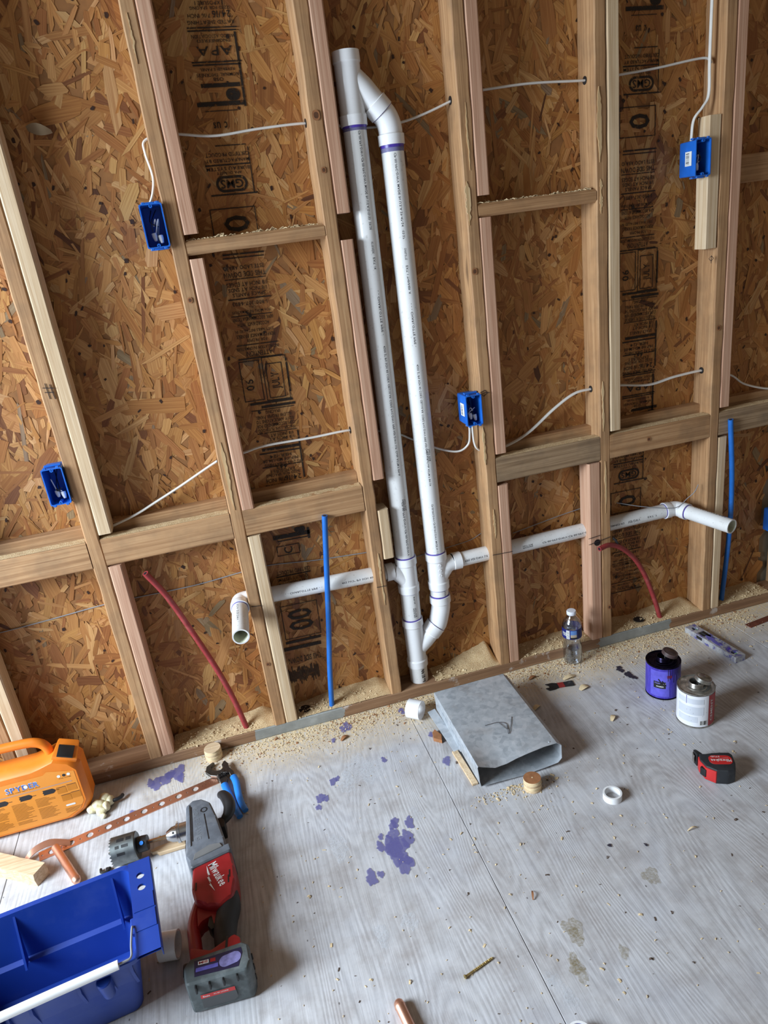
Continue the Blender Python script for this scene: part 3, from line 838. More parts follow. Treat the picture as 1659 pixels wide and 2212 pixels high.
# printing on the pipes
dn = V((0, 0, -1))
for (s, a, L) in (("CP-110-FPS-DWV-CP-110-FPC-DWV MADE IN U.S.A.12/12/23  20:28", .01, .235), ("NOT FOR PRESSURE", .275, .03), ("EXT. 14", .315, .03), ("- - CHARLOTTE PIPE -", .40, .12), ("4200 2\" IPS SCH 40 COEX CELLULAR CORE PVC-DWV PIPE NSF-DWV U.P. Code ASTM F 891-16", .55, .385), ("CP-110-FPS-DWV-CP-110-FPC-DWV", 1.02, .18)):
    wrap_text(s, pt(xa, 1.712), pt(xb, .492)-pt(xa, 1.722), R2, (.0+.12, -1, 0), .0062, left_pipe, a, L)
for (s, a, L) in (("CP-110-FPC-DWV MADE IN U.S.A.29-47-24   03:27", .012, .21), ("CHARLOTTE", .245, .03), ("EXT. 1 THINNER A", .29, .075), ("- - - CHARLOTTE PIPE -", .39, .12), ("4200 2\" IPS SCH 40 COEX CELLULAR CORE PVC-DWV PIPE NSF-DWV U.P. Code ASTM F 891-24", .56, .37), ("CP-110-FPS-DWV-CP-110-FPC-DWV MADE IN U.S.A.", .99, .18)):
    wrap_text(s, pt(.6005, 1.655), dn, R2, (-.1, -1, 0), .0058, right_pipe, a, L)
for s, a in (("NOT FOR", 0), ("PRESSURE", 1)):
    wrap_text(s, pt(xa, .80), dn, R2, (.22-.2*a, -1, 0), .0052, left_pipe, .10, .038)
    wrap_text(s, pt(.6005, .86), dn, R2, (.16-.2*a, -1, 0), .0052, right_pipe, .02, .038)
    wrap_text(s, pt(.4985, .335), dn, R2, (.22-.2*a, -1, 0), .0052, tl, .01, .034)
wrap_text("891-16", pt(.4985, .368), dn, R2, (.2, -1, 0), .005, tl, .002, .026)
wrap_text("PE#", pt(.497, .040), (0, 0, 1), R2, (.25, -1, 0), .013, tail, .002, .05, 'pencil')
wrap_text("U.P.", pt(.5995, .358), dn, R2, (.35, -1, 0), .005, nip, 0, .018)
ax = (la0-la1).normalized()
wrap_text("- - CHARLOTTE PIPE - -", la1, ax, R1, (0, -1, .10), .0062, arm_l, .115, .115)
wrap_text("4112 1-1/2\" IPS SCH 40", la1, ax, R1, (0, -1, .10), .0062, arm_l, .292, .10)
ax = (ra1-ra0).normalized()
wrap_text("PIPE NSF-DWV U.P. Code", ra0, ax, R1, (0, -1, .1), .0075, arm_r, .022, .105)
wrap_text("CP-110-FPS-DWV-CP-110-FPC-DWV MADE IN U.S.A.", ra0, ax, R1, (0, -1, .05), .0062, arm_r, .295, .28)
wrap_text("NOT FOR", ra0, ax, R1, (0, -1, .18), .0055, arm_r, .225, .036); wrap_text("PRESSURE", ra0, ax, R1, (0, -1, -.08), .0055, arm_r, .225, .036)
wrap_text("24 03:42", ra0, ax, R1, (0, -1, .05), .0062, arm_r, .55, .05); wrap_text("NSF-DWV", ra0, ax, R1, (0, -1, .05), .009, arm_r, .615, .045); wrap_text("EXT. 7", ra0, ax, R1, (0, -1, .1), .0065, arm_r, .69, .035)
ax = (ee-ec).normalized()
wrap_text("U.S.A. 12/23 DWV", ec, ax, R1, (-.15, 0, 1), .006, sl, .06, .09)
ax = (fe-fc).normalized()
wrap_text("CHARLOTTE PIPE", fc, ax, R1, (.1, 0, 1), .006, sr, .07, .12)

# ------------------------------------------------------------------ water tubing
def tubing(name, pts, r, mat, label, cat, hollow=True):
    ps = crom(pts, 8) if len(pts) > 2 else [V(p) for p in pts]
    t = thing(name, pts[0], label, cat)
    part('tube', sweep(ps, r, 16, True), mat, t)
    d = (ps[-1]-ps[-2]).normalized()
    part('open_end', lathe([(0, r*1.001), (.0007, r*1.001), (.0007, r*.62), (-.004, r*.6)], ps[-1], d, 16, False, True), mat, t)
    part('bore', lathe([(.0005, r*.6), (.0009, r*.6)], ps[-1], d, 14), 'black', t)
    return t
tubing('water_tubing', [(.1855, .024, .036), (.2, .021, .18), (.2625, .0, .708)][:2]+[(.222, .012, .36), (.2605, -.008, .710)], .0085, 'pexblue', 'upright blue water tube standing before the stamp column by the pale board', 'tubing')
tubing('water_tubing', [(1.674, .030, .036), (1.682, .018, .30), (1.668, .002, .52), (1.640, -.010, .745)], .0085, 'pexblue', 'upright blue water tube at the far right beside the last stud', 'tubing')
tubing('water_tubing', [(-.094, .028, .036), (-.113, .04, .143), (-.141, .04, .264), (-.185, .035, .414), (-.228, .025, .552), (-.2665, .0, .649)], .0088, 'pexred', 'long leaning red water tube left of the stub pipe', 'tubing')
tubing('water_tubing', [(1.414, .026, .036), (1.388, .030, .129), (1.345, .026, .236), (1.295, .012, .315), (1.235, -.006, .374), (1.185, -.016, .400), (1.14, -.030, .402)], .0085, 'pexred', 'arched red water tube bent back through a clip on the right stud', 'tubing')
mbk = MB()
clip = part('tube_clip', sweep([(1.208, -.002, .415), (1.214, -.008, .408), (1.218, -.010, .396), (1.226, .0, .386)], .0045, 8), 'black', wall)
part('stub_hole', lathe([(0, .0115), (.001, .0115)], (1.150, .0002, .411), (0, -1, 0), 18), 'black', wall)

# ------------------------------------------------------------------ electrical
def cable(pts, label, r=.0054, mat='cable', name='electrical_cable', cat='cable', k=8):
    o = MB().add(sweep(crom(pts, k), r, 10, True, .62 if r > .003 else 1.), mat).build(name, None, pts[0])
    return tag(o, label, cat)
cable([(-.037, .045, 1.588), (-.022, .046, 1.615), (-.013, .048, 1.652), (-.019, .05, 1.705), (-.014, .05, 1.731), (.03, .05, 1.742), (.069, .05, 1.738), (.155, .05, 1.727), (.265, .05, 1.733), (.381, .05, 1.735), (.45, .068, 1.728), (.54, .082, 1.716), (.628, .083, 1.718), (.698, .06, 1.73), (.782, .05, 1.755), (.83, .05, 1.768), (.888, .05, 1.773), (1.009, .05, 1.777), (1.163, .05, 1.772), (1.22, .05, 1.772), (1.276, .05, 1.778), (1.391, .05, 1.786), (1.53, .045, 1.799), (1.557, .04, 1.785)],
      'white cable strung across the upper bays from the open blue box')
cable([(1.560, .03, 2.42), (1.545, .03, 2.1), (1.543, .03, 1.932), (1.542, .03, 1.794), (1.543, .03, 1.707), (1.524, .03, 1.675), (1.500, .035, 1.645), (1.497, .04, 1.592)],
      'white cable coming down the right stud into the highest blue box')
cable([(-.345, .052, .786), (-.321, .05, .791), (-.252, .05, .811), (-.196, .05, .834), (-.12, .05, .866), (-.007, .05, .917), (.03, .05, .925), (.073, .05, .927), (.132, .05, .935), (.269, .05, .933), (.379, .05, .934), (.45, .075, .915), (.53, .083, .888), (.575, .083, .862), (.65, .06, .822), (.706, .042, .807), (.738, .035, .825), (.744, .03, .86), (.744, .028, .892)],
      'white cable sagging along the lower left bays to the middle blue box')
cable([(.752, .028, .892), (.753, .03, .86), (.757, .035, .828), (.769, .04, .803), (.80, .048, .79), (.865, .05, .79), (.947, .05, .82), (1.036, .05, .879), (1.107, .05, .915), (1.166, .05, .92), (1.21, .05, .918), (1.272, .05, .914), (1.375, .05, .898), (1.467, .05, .908), (1.567, .05, .912), (1.61, .05, .905), (1.684, .05, .876), (1.738, .05, .838), (1.833, .05, .806), (1.915, .05, .80)],
      'white cable running right from the middle blue box through the lower bays')
cable([(-1.3, .084, .52), (-.704, .084, .531), (-.419, .085, .545), (-.328, .085, .545), (-.15, .0855, .542), (-.008, .085, .551), (.081, .085, .553), (.221, .085, .536), (.385, .085, .523)],
      'thin grey wire along the lower left sheathing', .0016, 'wiregrey', 'thin_wire', 'wire')
cable([(.885, .080, .476), (1.049, .08, .5), (1.149, .08, .511)], 'thin grey wire behind the right drain arm', .0014, 'wiregrey', 'thin_wire', 'wire')
cable([(1.242, .03, .524), (1.327, .018, .496), (1.425, .012, .470), (1.47, .014, .466), (1.505, .02, .484), (1.53, .015, .505), (1.549, .02, .527)], 'loose grey wire bent over the right pipe elbow', .0014, 'wiregrey', 'thin_wire', 'wire')
cable([(.545, .084, .47), (.66, .0845, .477), (.735, .084, .485), (.773, .083, .50)], 'thin grey wire behind the right tee fitting', .0012, 'wiregrey', 'thin_wire', 'wire')
for x, z, s in ((.384, 1.735, 1), (.7745, 1.755, 1), (1.1665, 1.772, 1), (-.006, .917, 1), (.384, .934, 1), (1.1665, .920, 1), (1.5685, .912, 1)):
    part('bored_hole', lathe([(0, .0105), (.0008, .0105)], (x-.0012, .05, z), (-1, 0, 0), 16), 'black', wall)

def elec_box(x0, x1, z0, z1, label, sticker=False, yf=-.0125, depth=.078, nuts=2):
    t = thing('outlet_box', ((x0+x1)/2, yf+depth/2, z0), label, 'outlet box', 'blue outlet boxes')
    w = .0026
    ya, yb = yf, yf+depth
    mb = MB()
    sec = lambda y, i: [(p, y, q) for p, q in rrect(x0+i, x1-i, z0+i, z1-i, .004, 3)]
    mb.add(loft([sec(ya, w), sec(ya, 0), sec(ya+.004, -.0004), sec(ya+.0045, .0012), sec(yb-.004, .0022), sec(yb, .006), sec(yb, .012)], False, True), 'bluebox')
    mb.add(loft([sec(ya, w), sec(yb-.004, w+.002)], False, True), 'bluebox')
    mb.build('box_shell', t)
    cx = (x0+x1)/2
    for z, s in ((z1-.0055, 1), (z0+.0055, -1)):
        part('screw_boss', pipe((cx, ya, z), (cx, ya+.03, z), .0042, .0016, 12), 'bluebox', t)
        for dx in (-.016, .016):
            part('ear_tab', box((cx+dx-.004, ya, z+s*.0045), (cx+dx+.004, ya+.006, z+s*.0098), .001, 1), 'bluebox', t)
        part('nail_tab', box((x0+.006, ya+.022, z+s*.0055), (x1-.004, ya+.034, z+s*.0105), .001, 1), 'bluebox', t)
    part('nail', cyl((x0+.004, ya+.028, z0-.003), (x1+.012, ya+.028, z0-.001), .0015, 8), 'wiregrey', t)
    r = random.Random(label)
    for i in range(4):
        a = (cx+r.uniform(-.014, .014), yb-.012, z1-.012 if i % 2 else z0+.012)
        b = (cx+r.uniform(-.012, .012), ya+.02, (z0+z1)/2+r.uniform(-.02, .02))
        c = (cx+r.uniform(-.008, .01), ya+.022, z0+.03+r.uniform(-.008, .02))
        part('conductor', sweep(crom([a, b, c], 6), .0013, 6), ('cable', 'black')[i % 2], t)
    for i in range(nuts):
        part('wire_nut', lathe([(0, .0062), (.008, .006), (.018, .0035), (.019, .001)], (cx-.006+.014*i, ya+.024, z0+.034-.006*i), (.1, -.2, -1), 12), 'sticker', t)
    if sticker:
        zc = (z0+z1)/2
        s = part('barcode_label', box((x0-.0006, ya+.018, zc-.018), (x0+.0006, ya+.046, zc+.020), .0002, 1), 'sticker', t)
        bb = MB()
        for i in range(9):
            zz = zc-.014+i*.0034
            bb.add(box((x0-.0009, ya+.028, zz), (x0-.0004, ya+.042, zz+random.choice((.001, .0017, .0022)))), 'blackink')
        bb.build('barcode_print', s)
    return t
elec_box(-.4495, -.397, .8965, .996, 'blue plastic outlet box on the leftmost stud near the mid block')
elec_box(-.0605, -.0065, 1.4885, 1.589, 'blue plastic outlet box on the second stud facing straight out')
elec_box(.7235, .7735, .8925, .984, 'blue plastic outlet box with cables looping out below it', True)
elec_box(1.4745, 1.5255, 1.4945, 1.592, 'blue plastic outlet box high on the right with a barcode label', True, nuts=1)
elec_box(1.862, 1.9150, .270, .360, 'blue plastic outlet box cut off by the right picture edge')

# ================================================================== things on the floor
M['galv'] = None
def make_galv():
    g = G('galvanised_sheet')
    v = g.obj()
    a = g.noise(v, 26., 5., .6, .8)
    b = g.n('TexVoronoi', {'Vector': v, 'Scale': 70.}).outputs['Color']
    k = g.n('SeparateColor', {0: b}).outputs[0]
    t = g.math('ADD', g.math('MULTIPLY', a, .75), g.math('MULTIPLY', k, .25))
    col = g.ramp(t, [(.25, lin(158, 165, 173)), (.5, lin(186, 192, 199)), (.75, lin(206, 210, 216))])
    br = g.noise(g.add(v, (2., 5., 1.)), 14., 4.)
    col = g.mix(g.mr(br, .55, .75, 0., .35), col, lin(140, 126, 116))
    return g.out(col, g.mr(a, .3, .7, .55, .42), .35)
M['galv'] = make_galv()
def R(z): return Matrix.Rotation(z, 4, 'Z')
def at(x, y, z=0., rz=0.): return Matrix.Translation((x, y, z)) @ R(rz)

# ---- galvanised duct: flattened rectangular tube, open towards the camera
t = thing('sheet_metal_duct', (.63, -.29, 0), 'galvanised sheet metal duct lying open-ended on the floor', 'duct')
def duct_sec(y, z0=.010, sag=0., tw=.0):
    xl, xr, h = .5015, .7515, .0815
    pts = [(xl+.004, z0+.002), (.56, z0+.000), (.63, z0-.004*(sag > 0)), (.70, z0), (xr-.012, z0+.004), (xr, z0+.016), (xr, h-.012), (xr-.014, h), (.70, h-.000), (.655, h-sag*.25), (.615, h-sag*.55), (.585, h-sag*.9), (.55, h-sag), (.515, h-sag*.35), (xl, h-.001), (xl-.002, h-.006), (xl, .05), (xl+.001, .025)]
    return [(x, y, z) for x, z in pts]
secs = [duct_sec(y, .008, s) for y, s in ((-.108, 0), (-.2, .0), (-.30, .001), (-.38, .005), (-.43, .013), (-.474, .022))]
ins = [[(.626+(x-.626)*.992, y, .045+(z-.045)*.975) for x, y, z in s] for s in secs]
mb = MB()
mb.add(loft(secs+ins[::-1], False, False), 'galv')
mb.build('duct_body', t, ang=40)
part('seam_flange', xf(box((0, -.104, 0), (.026, .104, .0016), .0005, 1), Matrix.Translation((.476, -.22, .0205)) @ R(math.radians(3.5)) @ Matrix.Rotation(math.radians(-8), 4, 'Y')), 'galv', t)
part('seam_flange', box((.500, -.33, .0185), (.504, -.115, .05), .0005, 1), 'galv', t)
for x, y in ((.72, -.462), (.60, -.452)):
    part('rivet', lathe([(0, .0028), (.0012, .0022)], (x, y, .0815 if x > .7 else .066), (0, 0, 1), 10), 'galv', t)
part('marker_scribble', sweep(crom([(.585, -.325, .0824), (.625, -.327, .0824), (.645, -.345, .0824), (.632, -.385, .082), (.650, -.36, .0824), (.672, -.32, .0824)], 5), .0007, 6), 'pencil', t)
part('marker_scribble', sweep(crom([(.627, -.33, .0824), (.632, -.35, .0824), (.637, -.365, .0822), (.643, -.35, .0824)], 4), .0006, 6), 'pencil', t)
o = MB().add(xf(box((-.009, -.075, 0), (.009, .075, .0075), .001, 1), at(.4935, -.378, 0, math.radians(2))), 'pal_z').build('wood_strip', None, (.4935, -.378, 0))
tag(o, 'thin pale wood strip under the left edge of the metal duct', 'wood strip')
o = MB().add(prism([(.449, -.232), (.470, -.252), (.478, -.225), (.466, -.192), (.455, -.205)], 0, .012, .001, 1), 'chipd').build('wood_scrap', None, (.463, -.22, 0))
tag(o, 'small brown wood scrap beside the metal duct flange', 'wood scrap')

# ---- white PVC offcuts
def offcut(p0, p1, ro, ri, label, name='pipe_offcut', mat='pvcfit'):
    o = MB().add(pipe(p0, p1, ro, ri, 36), mat).build(name, None, p0)
    return tag(o, label, 'pipe offcut')
offcut((.418, -.083, .0305), (.452, -.112, .0305), .0305, .0265, 'short white pipe offcut lying beside the metal duct')
offcut((.8105, -.636, .0), (.8105, -.636, .0185), .0245, .0198, 'thin white pipe ring standing flat on the floor')
offcut((-.352, -.675, .031), (-.312, -.682, .031), .0305, .0262, 'dusty white pipe offcut behind the blue tote', mat='pvc')
t = thing('pipe_coupling', (.428, -1.146, 0), 'white pipe coupling with purple primer inside at the bottom edge', 'coupling')
part('coupling_wall', pipe((.428, -1.146, 0), (.428, -1.146, .02), .0245, .020, 32), 'pvcfit', t)
part('primer_lining', lathe([(.003, .0198), (.0185, .0198)], (.428, -1.146, 0), (0, 0, 1), 28, True, False), 'primer', t)

# ---- round plywood plugs cut by the hole saw
def plug(x, y, h, r, top, label):
    t = thing('plywood_plug', (x, y, 0), label, 'wood plug')
    n = 6
    cols = ('chip', 'chipd', 'chip')
    for i in range(n):
        z0, z1 = h*i/n, h*(i+1)/n
        rr = r*(1-.035*(i % 2))
        part('veneer_ply', lathe([(0, rr*.985), (.0006, rr), (z1-z0-.0006, rr), (z1-z0, rr*.985)], (x, y, z0), (0, 0, 1), 28), 'chip' if i % 3 else 'pal_x', t)
    part('top_veneer', lathe([(0, r*.97), (.0007, r*.96)], (x, y, h), (0, 0, 1), 28), top, t)
    part('pilot_hole', lathe([(0, .0022), (.0003, .0022)], (x, y, h+.0008), (0, 0, 1), 10), 'chip', t)
    return t
plug(-.2075, -.0235, .037, .0265, 'pal_x', 'round wood plug against the sole plate near the pliers')
plug(.6365, -.5215, .034, .0245, 'chipd', 'round plywood plug with brown top in front of the duct')

# ---- oscillating tool blade
t = thing('multitool_blade', (.92, -.14, 0), 'black and red oscillating tool blade on the floor', 'blade')
mA = at(.92, -.140, .0015, math.radians(-9))
part('shank', xf(prism([(-.048, -.006), (-.04, -.02), (-.02, -.018), (-.004, -.012), (-.004, .012), (-.02, .018), (-.044, .016), (-.034, .004), (-.034, -.004)], 0, .0022, .0004, 1), mA), 'black', t)
part('red_band', xf(box((-.004, -.0125, -.0001), (.016, .0125, .0024)), mA), plastic('red_paint', lin(150, 44, 40), .6), t)
part('blade', xf(prism([(.016, -.0125), (.042, -.014)]+[(.046+.003*(i % 2), -.014+i*.0028) for i in range(11)]+[(.042, .014), (.016, .0125)], 0, .0018), mA), 'black', t)

# ---- water bottle
def make_clear(name, tint, f0):
    g = G(name)
    tr = g.n('BsdfTransparent', {'Color': tint}); gl = g.n('BsdfGlossy', {'Color': (.9, .93, 1.), 'Roughness': .06})
    lw = g.n('LayerWeight', {'Blend': .35})
    mx = g.n('MixShader', {0: g.mr(lw.outputs['Facing'], 0., 1., f0, .75), 1: tr.outputs[0], 2: gl.outputs[0]})
    o = g.n('OutputMaterial'); g.t.links.new(mx.outputs[0], o.inputs[0])
    return g.m
M['pet'] = make_clear('clear_bottle_plastic', (.97, .98, .99), .05)
M['water'] = make_clear('water', (.93, .95, .97), .07)
bx, by = 1.0305, -.030
t = thing('water_bottle', (bx, by, 0), 'clear plastic water bottle with a blue label against the sole plate', 'bottle')
prof = [(0, .020), (.0015, .026), (.006, .0305), (.022, .032), (.026, .0312), (.030, .032), (.046, .032), (.050, .0312), (.054, .0322), (.066, .0315), (.078, .0275), (.088, .0275), (.098, .0315), (.104, .0325), (.142, .0325), (.150, .0318), (.162, .027), (.174, .019), (.182, .0135), (.186, .0125), (.189, .0125)]
part('bottle_body', lathe(prof+[(z, r-.0007) for z, r in prof[::-1][:-1]]+[(.0025, .018)], (bx, by, 0), (0, 0, 1), 36, True, True), 'pet', t, 60)
part('water', lathe([(.004, .02)]+[(z, r-.0016) for z, r in prof if .005 < z < .07]+[(.0705, .029)], (bx, by, 0), (0, 0, 1), 36), 'water', t, 60)
part('cap', lathe([(0, .0152), (.001, .0158), (.011, .0158), (.0135, .0146), (.0138, .0)], (bx, by, .186), (0, 0, 1), 30, True, False), plastic('milky_cap', lin(226, 228, 238), .4, .02), t)
lab = part('paper_label', lathe([(.104, .0329), (.1405, .0329)], (bx, by, 0), (0, 0, 1), 40, False, False), plastic('navy_label', lin(24, 34, 110), .45, .1), t)
def patch(x, y, r, a0, a1, z0, z1, n=8):
    """a curved patch of print on an upright cylinder; angles in degrees from -y, towards +x"""
    vs, fs = [], []
    for i in range(n+1):
        a = math.radians(a0+(a1-a0)*i/n)
        for z in (z0, z1): vs.append((x+r*math.sin(a), y-r*math.cos(a), z))
    for i in range(n): fs.append((2*i, 2*i+2, 2*i+3, 2*i+1))
    return vs, fs
part('white_panel', patch(bx, by, .0331, -62, -42, .106, .138), 'sticker', lab)
fp = MB()
for i in range(7): fp.add(patch(bx, by, .0332, -60, -44, .109+i*.004, .1105+i*.004), 'pipeink')
part('picture_panel', patch(bx, by, .0331, -36, 0, .122, .138), plastic('sky_print', lin(92, 130, 190), .5), lab)
part('picture_panel', patch(bx, by, .0331, -36, 0, .112, .122), plastic('dusk_print', lin(176, 160, 140), .5), lab)
part('picture_panel', patch(bx, by, .0331, -36, 4, .106, .112), 'black', lab)
for i in range(5): fp.add(patch(bx, by, .0332, 2, 26, .110+i*.006, .1125+i*.006), 'pipeink')
fp.build('fine_print', lab)
def cyl_text(s, x, y, r, a_c, z_c, w, h, par, mat, vertical=False, name='printed_text'):
    vs, fs = text2d(s, w, h)
    out = []
    for u, v in vs:
        if vertical: u, v = -v, u
        a = math.radians(a_c)+u/r
        out.append((x+r*math.sin(a), y-r*math.cos(a), z_c+v))
    return part(name, (out, fs), mat, par)
cyl_text("PURE", bx, by, .0332, -76, .122, .018, .014, lab, 'sticker')

# ---- the two solvent cans
def make_tin(name, c, rough=.25, dark=.5):
    g = G(name); v = g.obj(); a = g.noise(v, 60., 4.)
    return g.out(g.mix(g.mr(a, .4, .65), tuple(x*dark for x in c), c), g.mr(a, .3, .7, rough+.15, rough), .9)
M['tin'] = make_tin('bare_tin', (.62, .60, .56))
M['tinpurple'] = make_tin('purple_stained_tin', (.02, .016, .045), .2, .4)
def make_purplelabel():
    g = G('purple_can_label'); v = g.obj()
    a = g.noise(g.scale(v, (60., 60., 9.)), 1., 5., .65)
    b = g.noise(v, 30., 4.)
    col = g.ramp(a, [(.25, lin(44, 32, 126)), (.5, lin(70, 58, 174)), (.75, lin(108, 102, 208))])
    col = g.mix(g.mr(b, .5, .8, 0., .6), col, lin(60, 44, 150))
    return g.out(col, .32)
M['plabel'] = make_purplelabel()
def can(cx, cy, body, lid, label, seam):
    t = thing('solvent_can', (cx, cy, 0), label, 'can')
    r = .0515; h = .1165
    b = part('can_body', lathe([(0, r-.002), (.0005, r+.0012), (.003, r+.0012), (.004, r), (h-.004, r), (h-.003, r+.001), (h, r+.001), (h+.0006, r-.0005), (h-.003, r-.003), (h-.003, r-.010), (h-.0015, r-.012), (h-.0015, .030), (h, .0285), (h, .021)], (cx, cy, 0), (0, 0, 1), 44, True, False), lid, t)
    part('label_wrap', lathe([(.0055, r+.0005), (h-.0055, r+.0005)], (cx, cy, 0), (0, 0, 1), 48, False, False), body, t)
    part('neck', lathe([(h-.001, .0215), (h+.002, .0200), (h+.0045, .0210), (h+.007, .0198), (h+.0095, .0208), (h+.012, .0198), (h+.013, .0190), (h+.012, .0178), (h-.004, .0178)], (cx, cy, 0), (0, 0, 1), 32, False, False), 'tin' if lid == 'tin' else lid, t)
    part('dark_opening', lathe([(h-.003, .0178), (h-.0028, .0178)], (cx, cy, 0), (0, 0, 1), 28), 'black', t)
    c = part('screw_cap', xf(lathe([(0, .0225), (.001, .0245), (.003, .0235), (.005, .0245), (.007, .0235), (.009, .0242), (.012, .0230), (.0125, .0225), (.0118, .018), (.0121, .0175), (.0121, .0005)], (0, 0, 0), (0, 0, 1), 36, True, True), Matrix.Translation((cx+.019, cy-.003, h+.0125)) @ Matrix.Rotation(math.radians(17), 4, 'Y') @ Matrix.Rotation(math.radians(8), 4, 'X')), 'tin' if lid == 'tin' else plastic('stained_cap', lin(78, 62, 62), .45, .3, 50.), t)
    part('dauber_rod', cyl((cx+.006, cy, h+.016), (cx+.004, cy, h-.03), .0018, 8), 'tin', c)
    return t, b, r+.0008
t, b, r = can(1.1985, -.297, 'plabel', 'tinpurple', 'purple stained primer can with its cap off the neck', 0)
cx, cy = 1.1985, -.297
lp = part('label_panel', patch(cx, cy, r, -78, -14, .012, .104, 12), plastic('violet_panel', lin(98, 92, 202), .3, .15, 50.), t)
part('black_badge', patch(cx, cy, r+.0003, -66, -26, .042, .066, 10), 'black', lp)
cyl_text("Purple", cx, cy, r+.0006, -53, .060, .016, .006, lp, plastic('lilac_print', lin(150, 140, 235), .4))
cyl_text("PRIMER", cx, cy, r+.0006, -44, .049, .022, .0045, lp, 'sticker')
cyl_text("NSF", cx, cy, r+.0006, -30, .060, .007, .004, lp, 'sticker')
for a, z in ((-50, .076), (-38, .070)):
    part('drip_mark', sweep(crom([(cx+(r+.0005)*math.sin(math.radians(a+i*3.)), cy-(r+.0005)*math.cos(math.radians(a+i*3.)), z-.004*i) for i in range(5)], 3), .0018, 6), 'black', lp)
part('red_badge', patch(cx, cy, r+.0003, -22, -6, .080, .090), plastic('crimson_print', lin(126, 34, 60), .4), t)
cyl_text("Primer", cx, cy, r+.0003, -84, .075, .035, .008, t, plastic('deep_violet_print', lin(88, 82, 190), .4), True)
for i in range(9):
    a = -20+i*6.5
    part('drip_mark', patch(cx, cy, r+.0004, a, a+2.2, .11-random.uniform(.015, .06), .111, 2), plastic('dried_primer', lin(44, 30, 84), .3) if i == 0 else bpy.data.materials['dried_primer'], t)
t, b, r = can(1.2025, -.4475, plastic('white_can_label', lin(232, 233, 240), .4, .02, 20.), 'tin', 'white cement can with a red stripe in front of the purple can', 1)
cx, cy = 1.2025, -.4475
rs = part('red_stripe', patch(cx, cy, r, 5, 46, .006, .1105, 10), plastic('red_label_stripe', lin(172, 44, 48), .4, .05), t)
cyl_text("CEMENT", cx, cy, r+.0003, 17, .058, .075, .009, rs, 'sticker', True)
for z0, z1, a0, a1 in ((.084, .101, -96, -12), (.046, .074, -96, -12), (.020, .040, -94, -30)):
    part('text_block', patch(cx, cy, r+.0001, a0, a1, z0, z1, 10), plastic('pale_grey_print', lin(206, 210, 220), .45) if z0 > .08 else bpy.data.materials['pale_grey_print'], t)
bc = part('barcode', patch(cx, cy, r+.0001, -24, 1, .0105, .0275, 5), 'sticker', t)
bb = MB()
for i in range(13):
    a = -22+i*1.75
    bb.add(patch(cx, cy, r+.0003, a, a+random.choice((.5, .9, 1.2)), .0125, .0265, 1), 'blackink')
bb.build('barcode_print', bc)
part('drip_mark', patch(cx, cy, r+.0003, -66, -64.6, .082, .110, 1), 'primer', t)
for i in range(7):
    a = random.uniform(-70, 0); z = random.uniform(.02, .09)
    part('drip_mark', patch(cx, cy, r+.0003, a, a+1.2, z, z+.0012, 1), 'pencil', t)

# ---- torpedo level
t = thing('torpedo_level', (1.497, -.155, 0), 'small grey torpedo level splashed with purple primer', 'level')
def make_levelmat():
    g = G('stained_aluminium'); v = g.obj(); a = g.noise(v, 45., 5., .7, .5)
    col = g.ramp(a, [(.4, lin(196, 196, 198)), (.52, lin(166, 166, 176)), (.6, lin(96, 90, 160)), (.75, lin(70, 60, 140))])
    return g.out(col, .45, .3)
M['lvl'] = make_levelmat()
mL = at(1.4985, -.155, 0, math.radians(5.5))
hole = [(.0, 0, 0)]
cells = [(.012, 0, 0), (.028, .0105, 0), (.150, 0, 0), (.028, .0105, 0), (.012, 0, 0)]
lb = part('level_body', xf(holeplate(cells, .020, .0215, 20), mL @ R(-PI/2) @ Matrix.Translation((-.115, 0, 0))), 'lvl', t)
part('end_face', xf(box((-.0199, -.1155, .0003), (.0199, -.1148, .0212), .0002, 1), mL), 'lvl', t)
part('end_face', xf(box((-.0199, .1148, .0003), (.0199, .1155, .0212), .0002, 1), mL), 'lvl', t)
for yv in (.089, -.089):
    v = part('vial', xf(cyl((-.009, yv, .011), (.009, yv, .011), .0048, 14), mL), plastic('green_vial', lin(108, 168, 78), .2), t)
    part('vial_bubble', xf(cyl((-.003, yv, .0135), (.003, yv, .0135), .0026, 10), mL), 'white', v)
part('top_window', xf(box((-.0125, .033, .0214), (.0125, .062, .0219)), mL), 'black', t)
part('top_vial', xf(cyl((0, .037, .0212), (0, .058, .0212), .004, 12), mL), 'black', t)
part('side_slot', xf(box((-.0202, .034, .006), (-.0198, .060, .017)), mL), 'black', t)
part('arrow_mark', xf(prism([(-.009, -.068), (.006, -.056), (.008, -.072)], .0214, .0218), mL), 'primer', t)
for i in range(6):
    part('splash_mark', xf(prism([(random.uniform(-.018, .006)+a*random.uniform(.004, .012), random.uniform(-.05, .03)+b*.02) for a, b in ((0, 0), (1, 0), (1, 1), (0, 1))], .0214, .0217+.0001*i), mL), plastic('violet_splash', lin(100, 94, 170), .5) if i == 0 else bpy.data.materials['violet_splash'], t)

# ---- rusty strap at the right edge
o = MB().add(xf(holeplate([(.03, .002, 0)]*7, .013, .0022, 12), at(1.678, -.106, .0002, math.radians(7))), plastic('rusty_iron', lin(104, 52, 36), .7, .3, 50.)).build('rusty_strap', None, (1.678, -.106, 0))
tag(o, 'rusty flat iron strap at the right edge of the floor', 'metal strap')

# ---- tape measure, lying on its side
t = thing('tape_measure', (1.108, -.668, 0), 'black and red tape measure lying on its side', 'tape measure')
mT = at(1.108, -.668, 0, math.radians(-24))
red = plastic('tool_red', lin(196, 42, 42), .42, .08, 40.); M['toolred'] = red
rub = plastic('black_rubber', lin(38, 40, 44), .6, .2, 40., lin(90, 90, 92), .35); M['rubber'] = rub
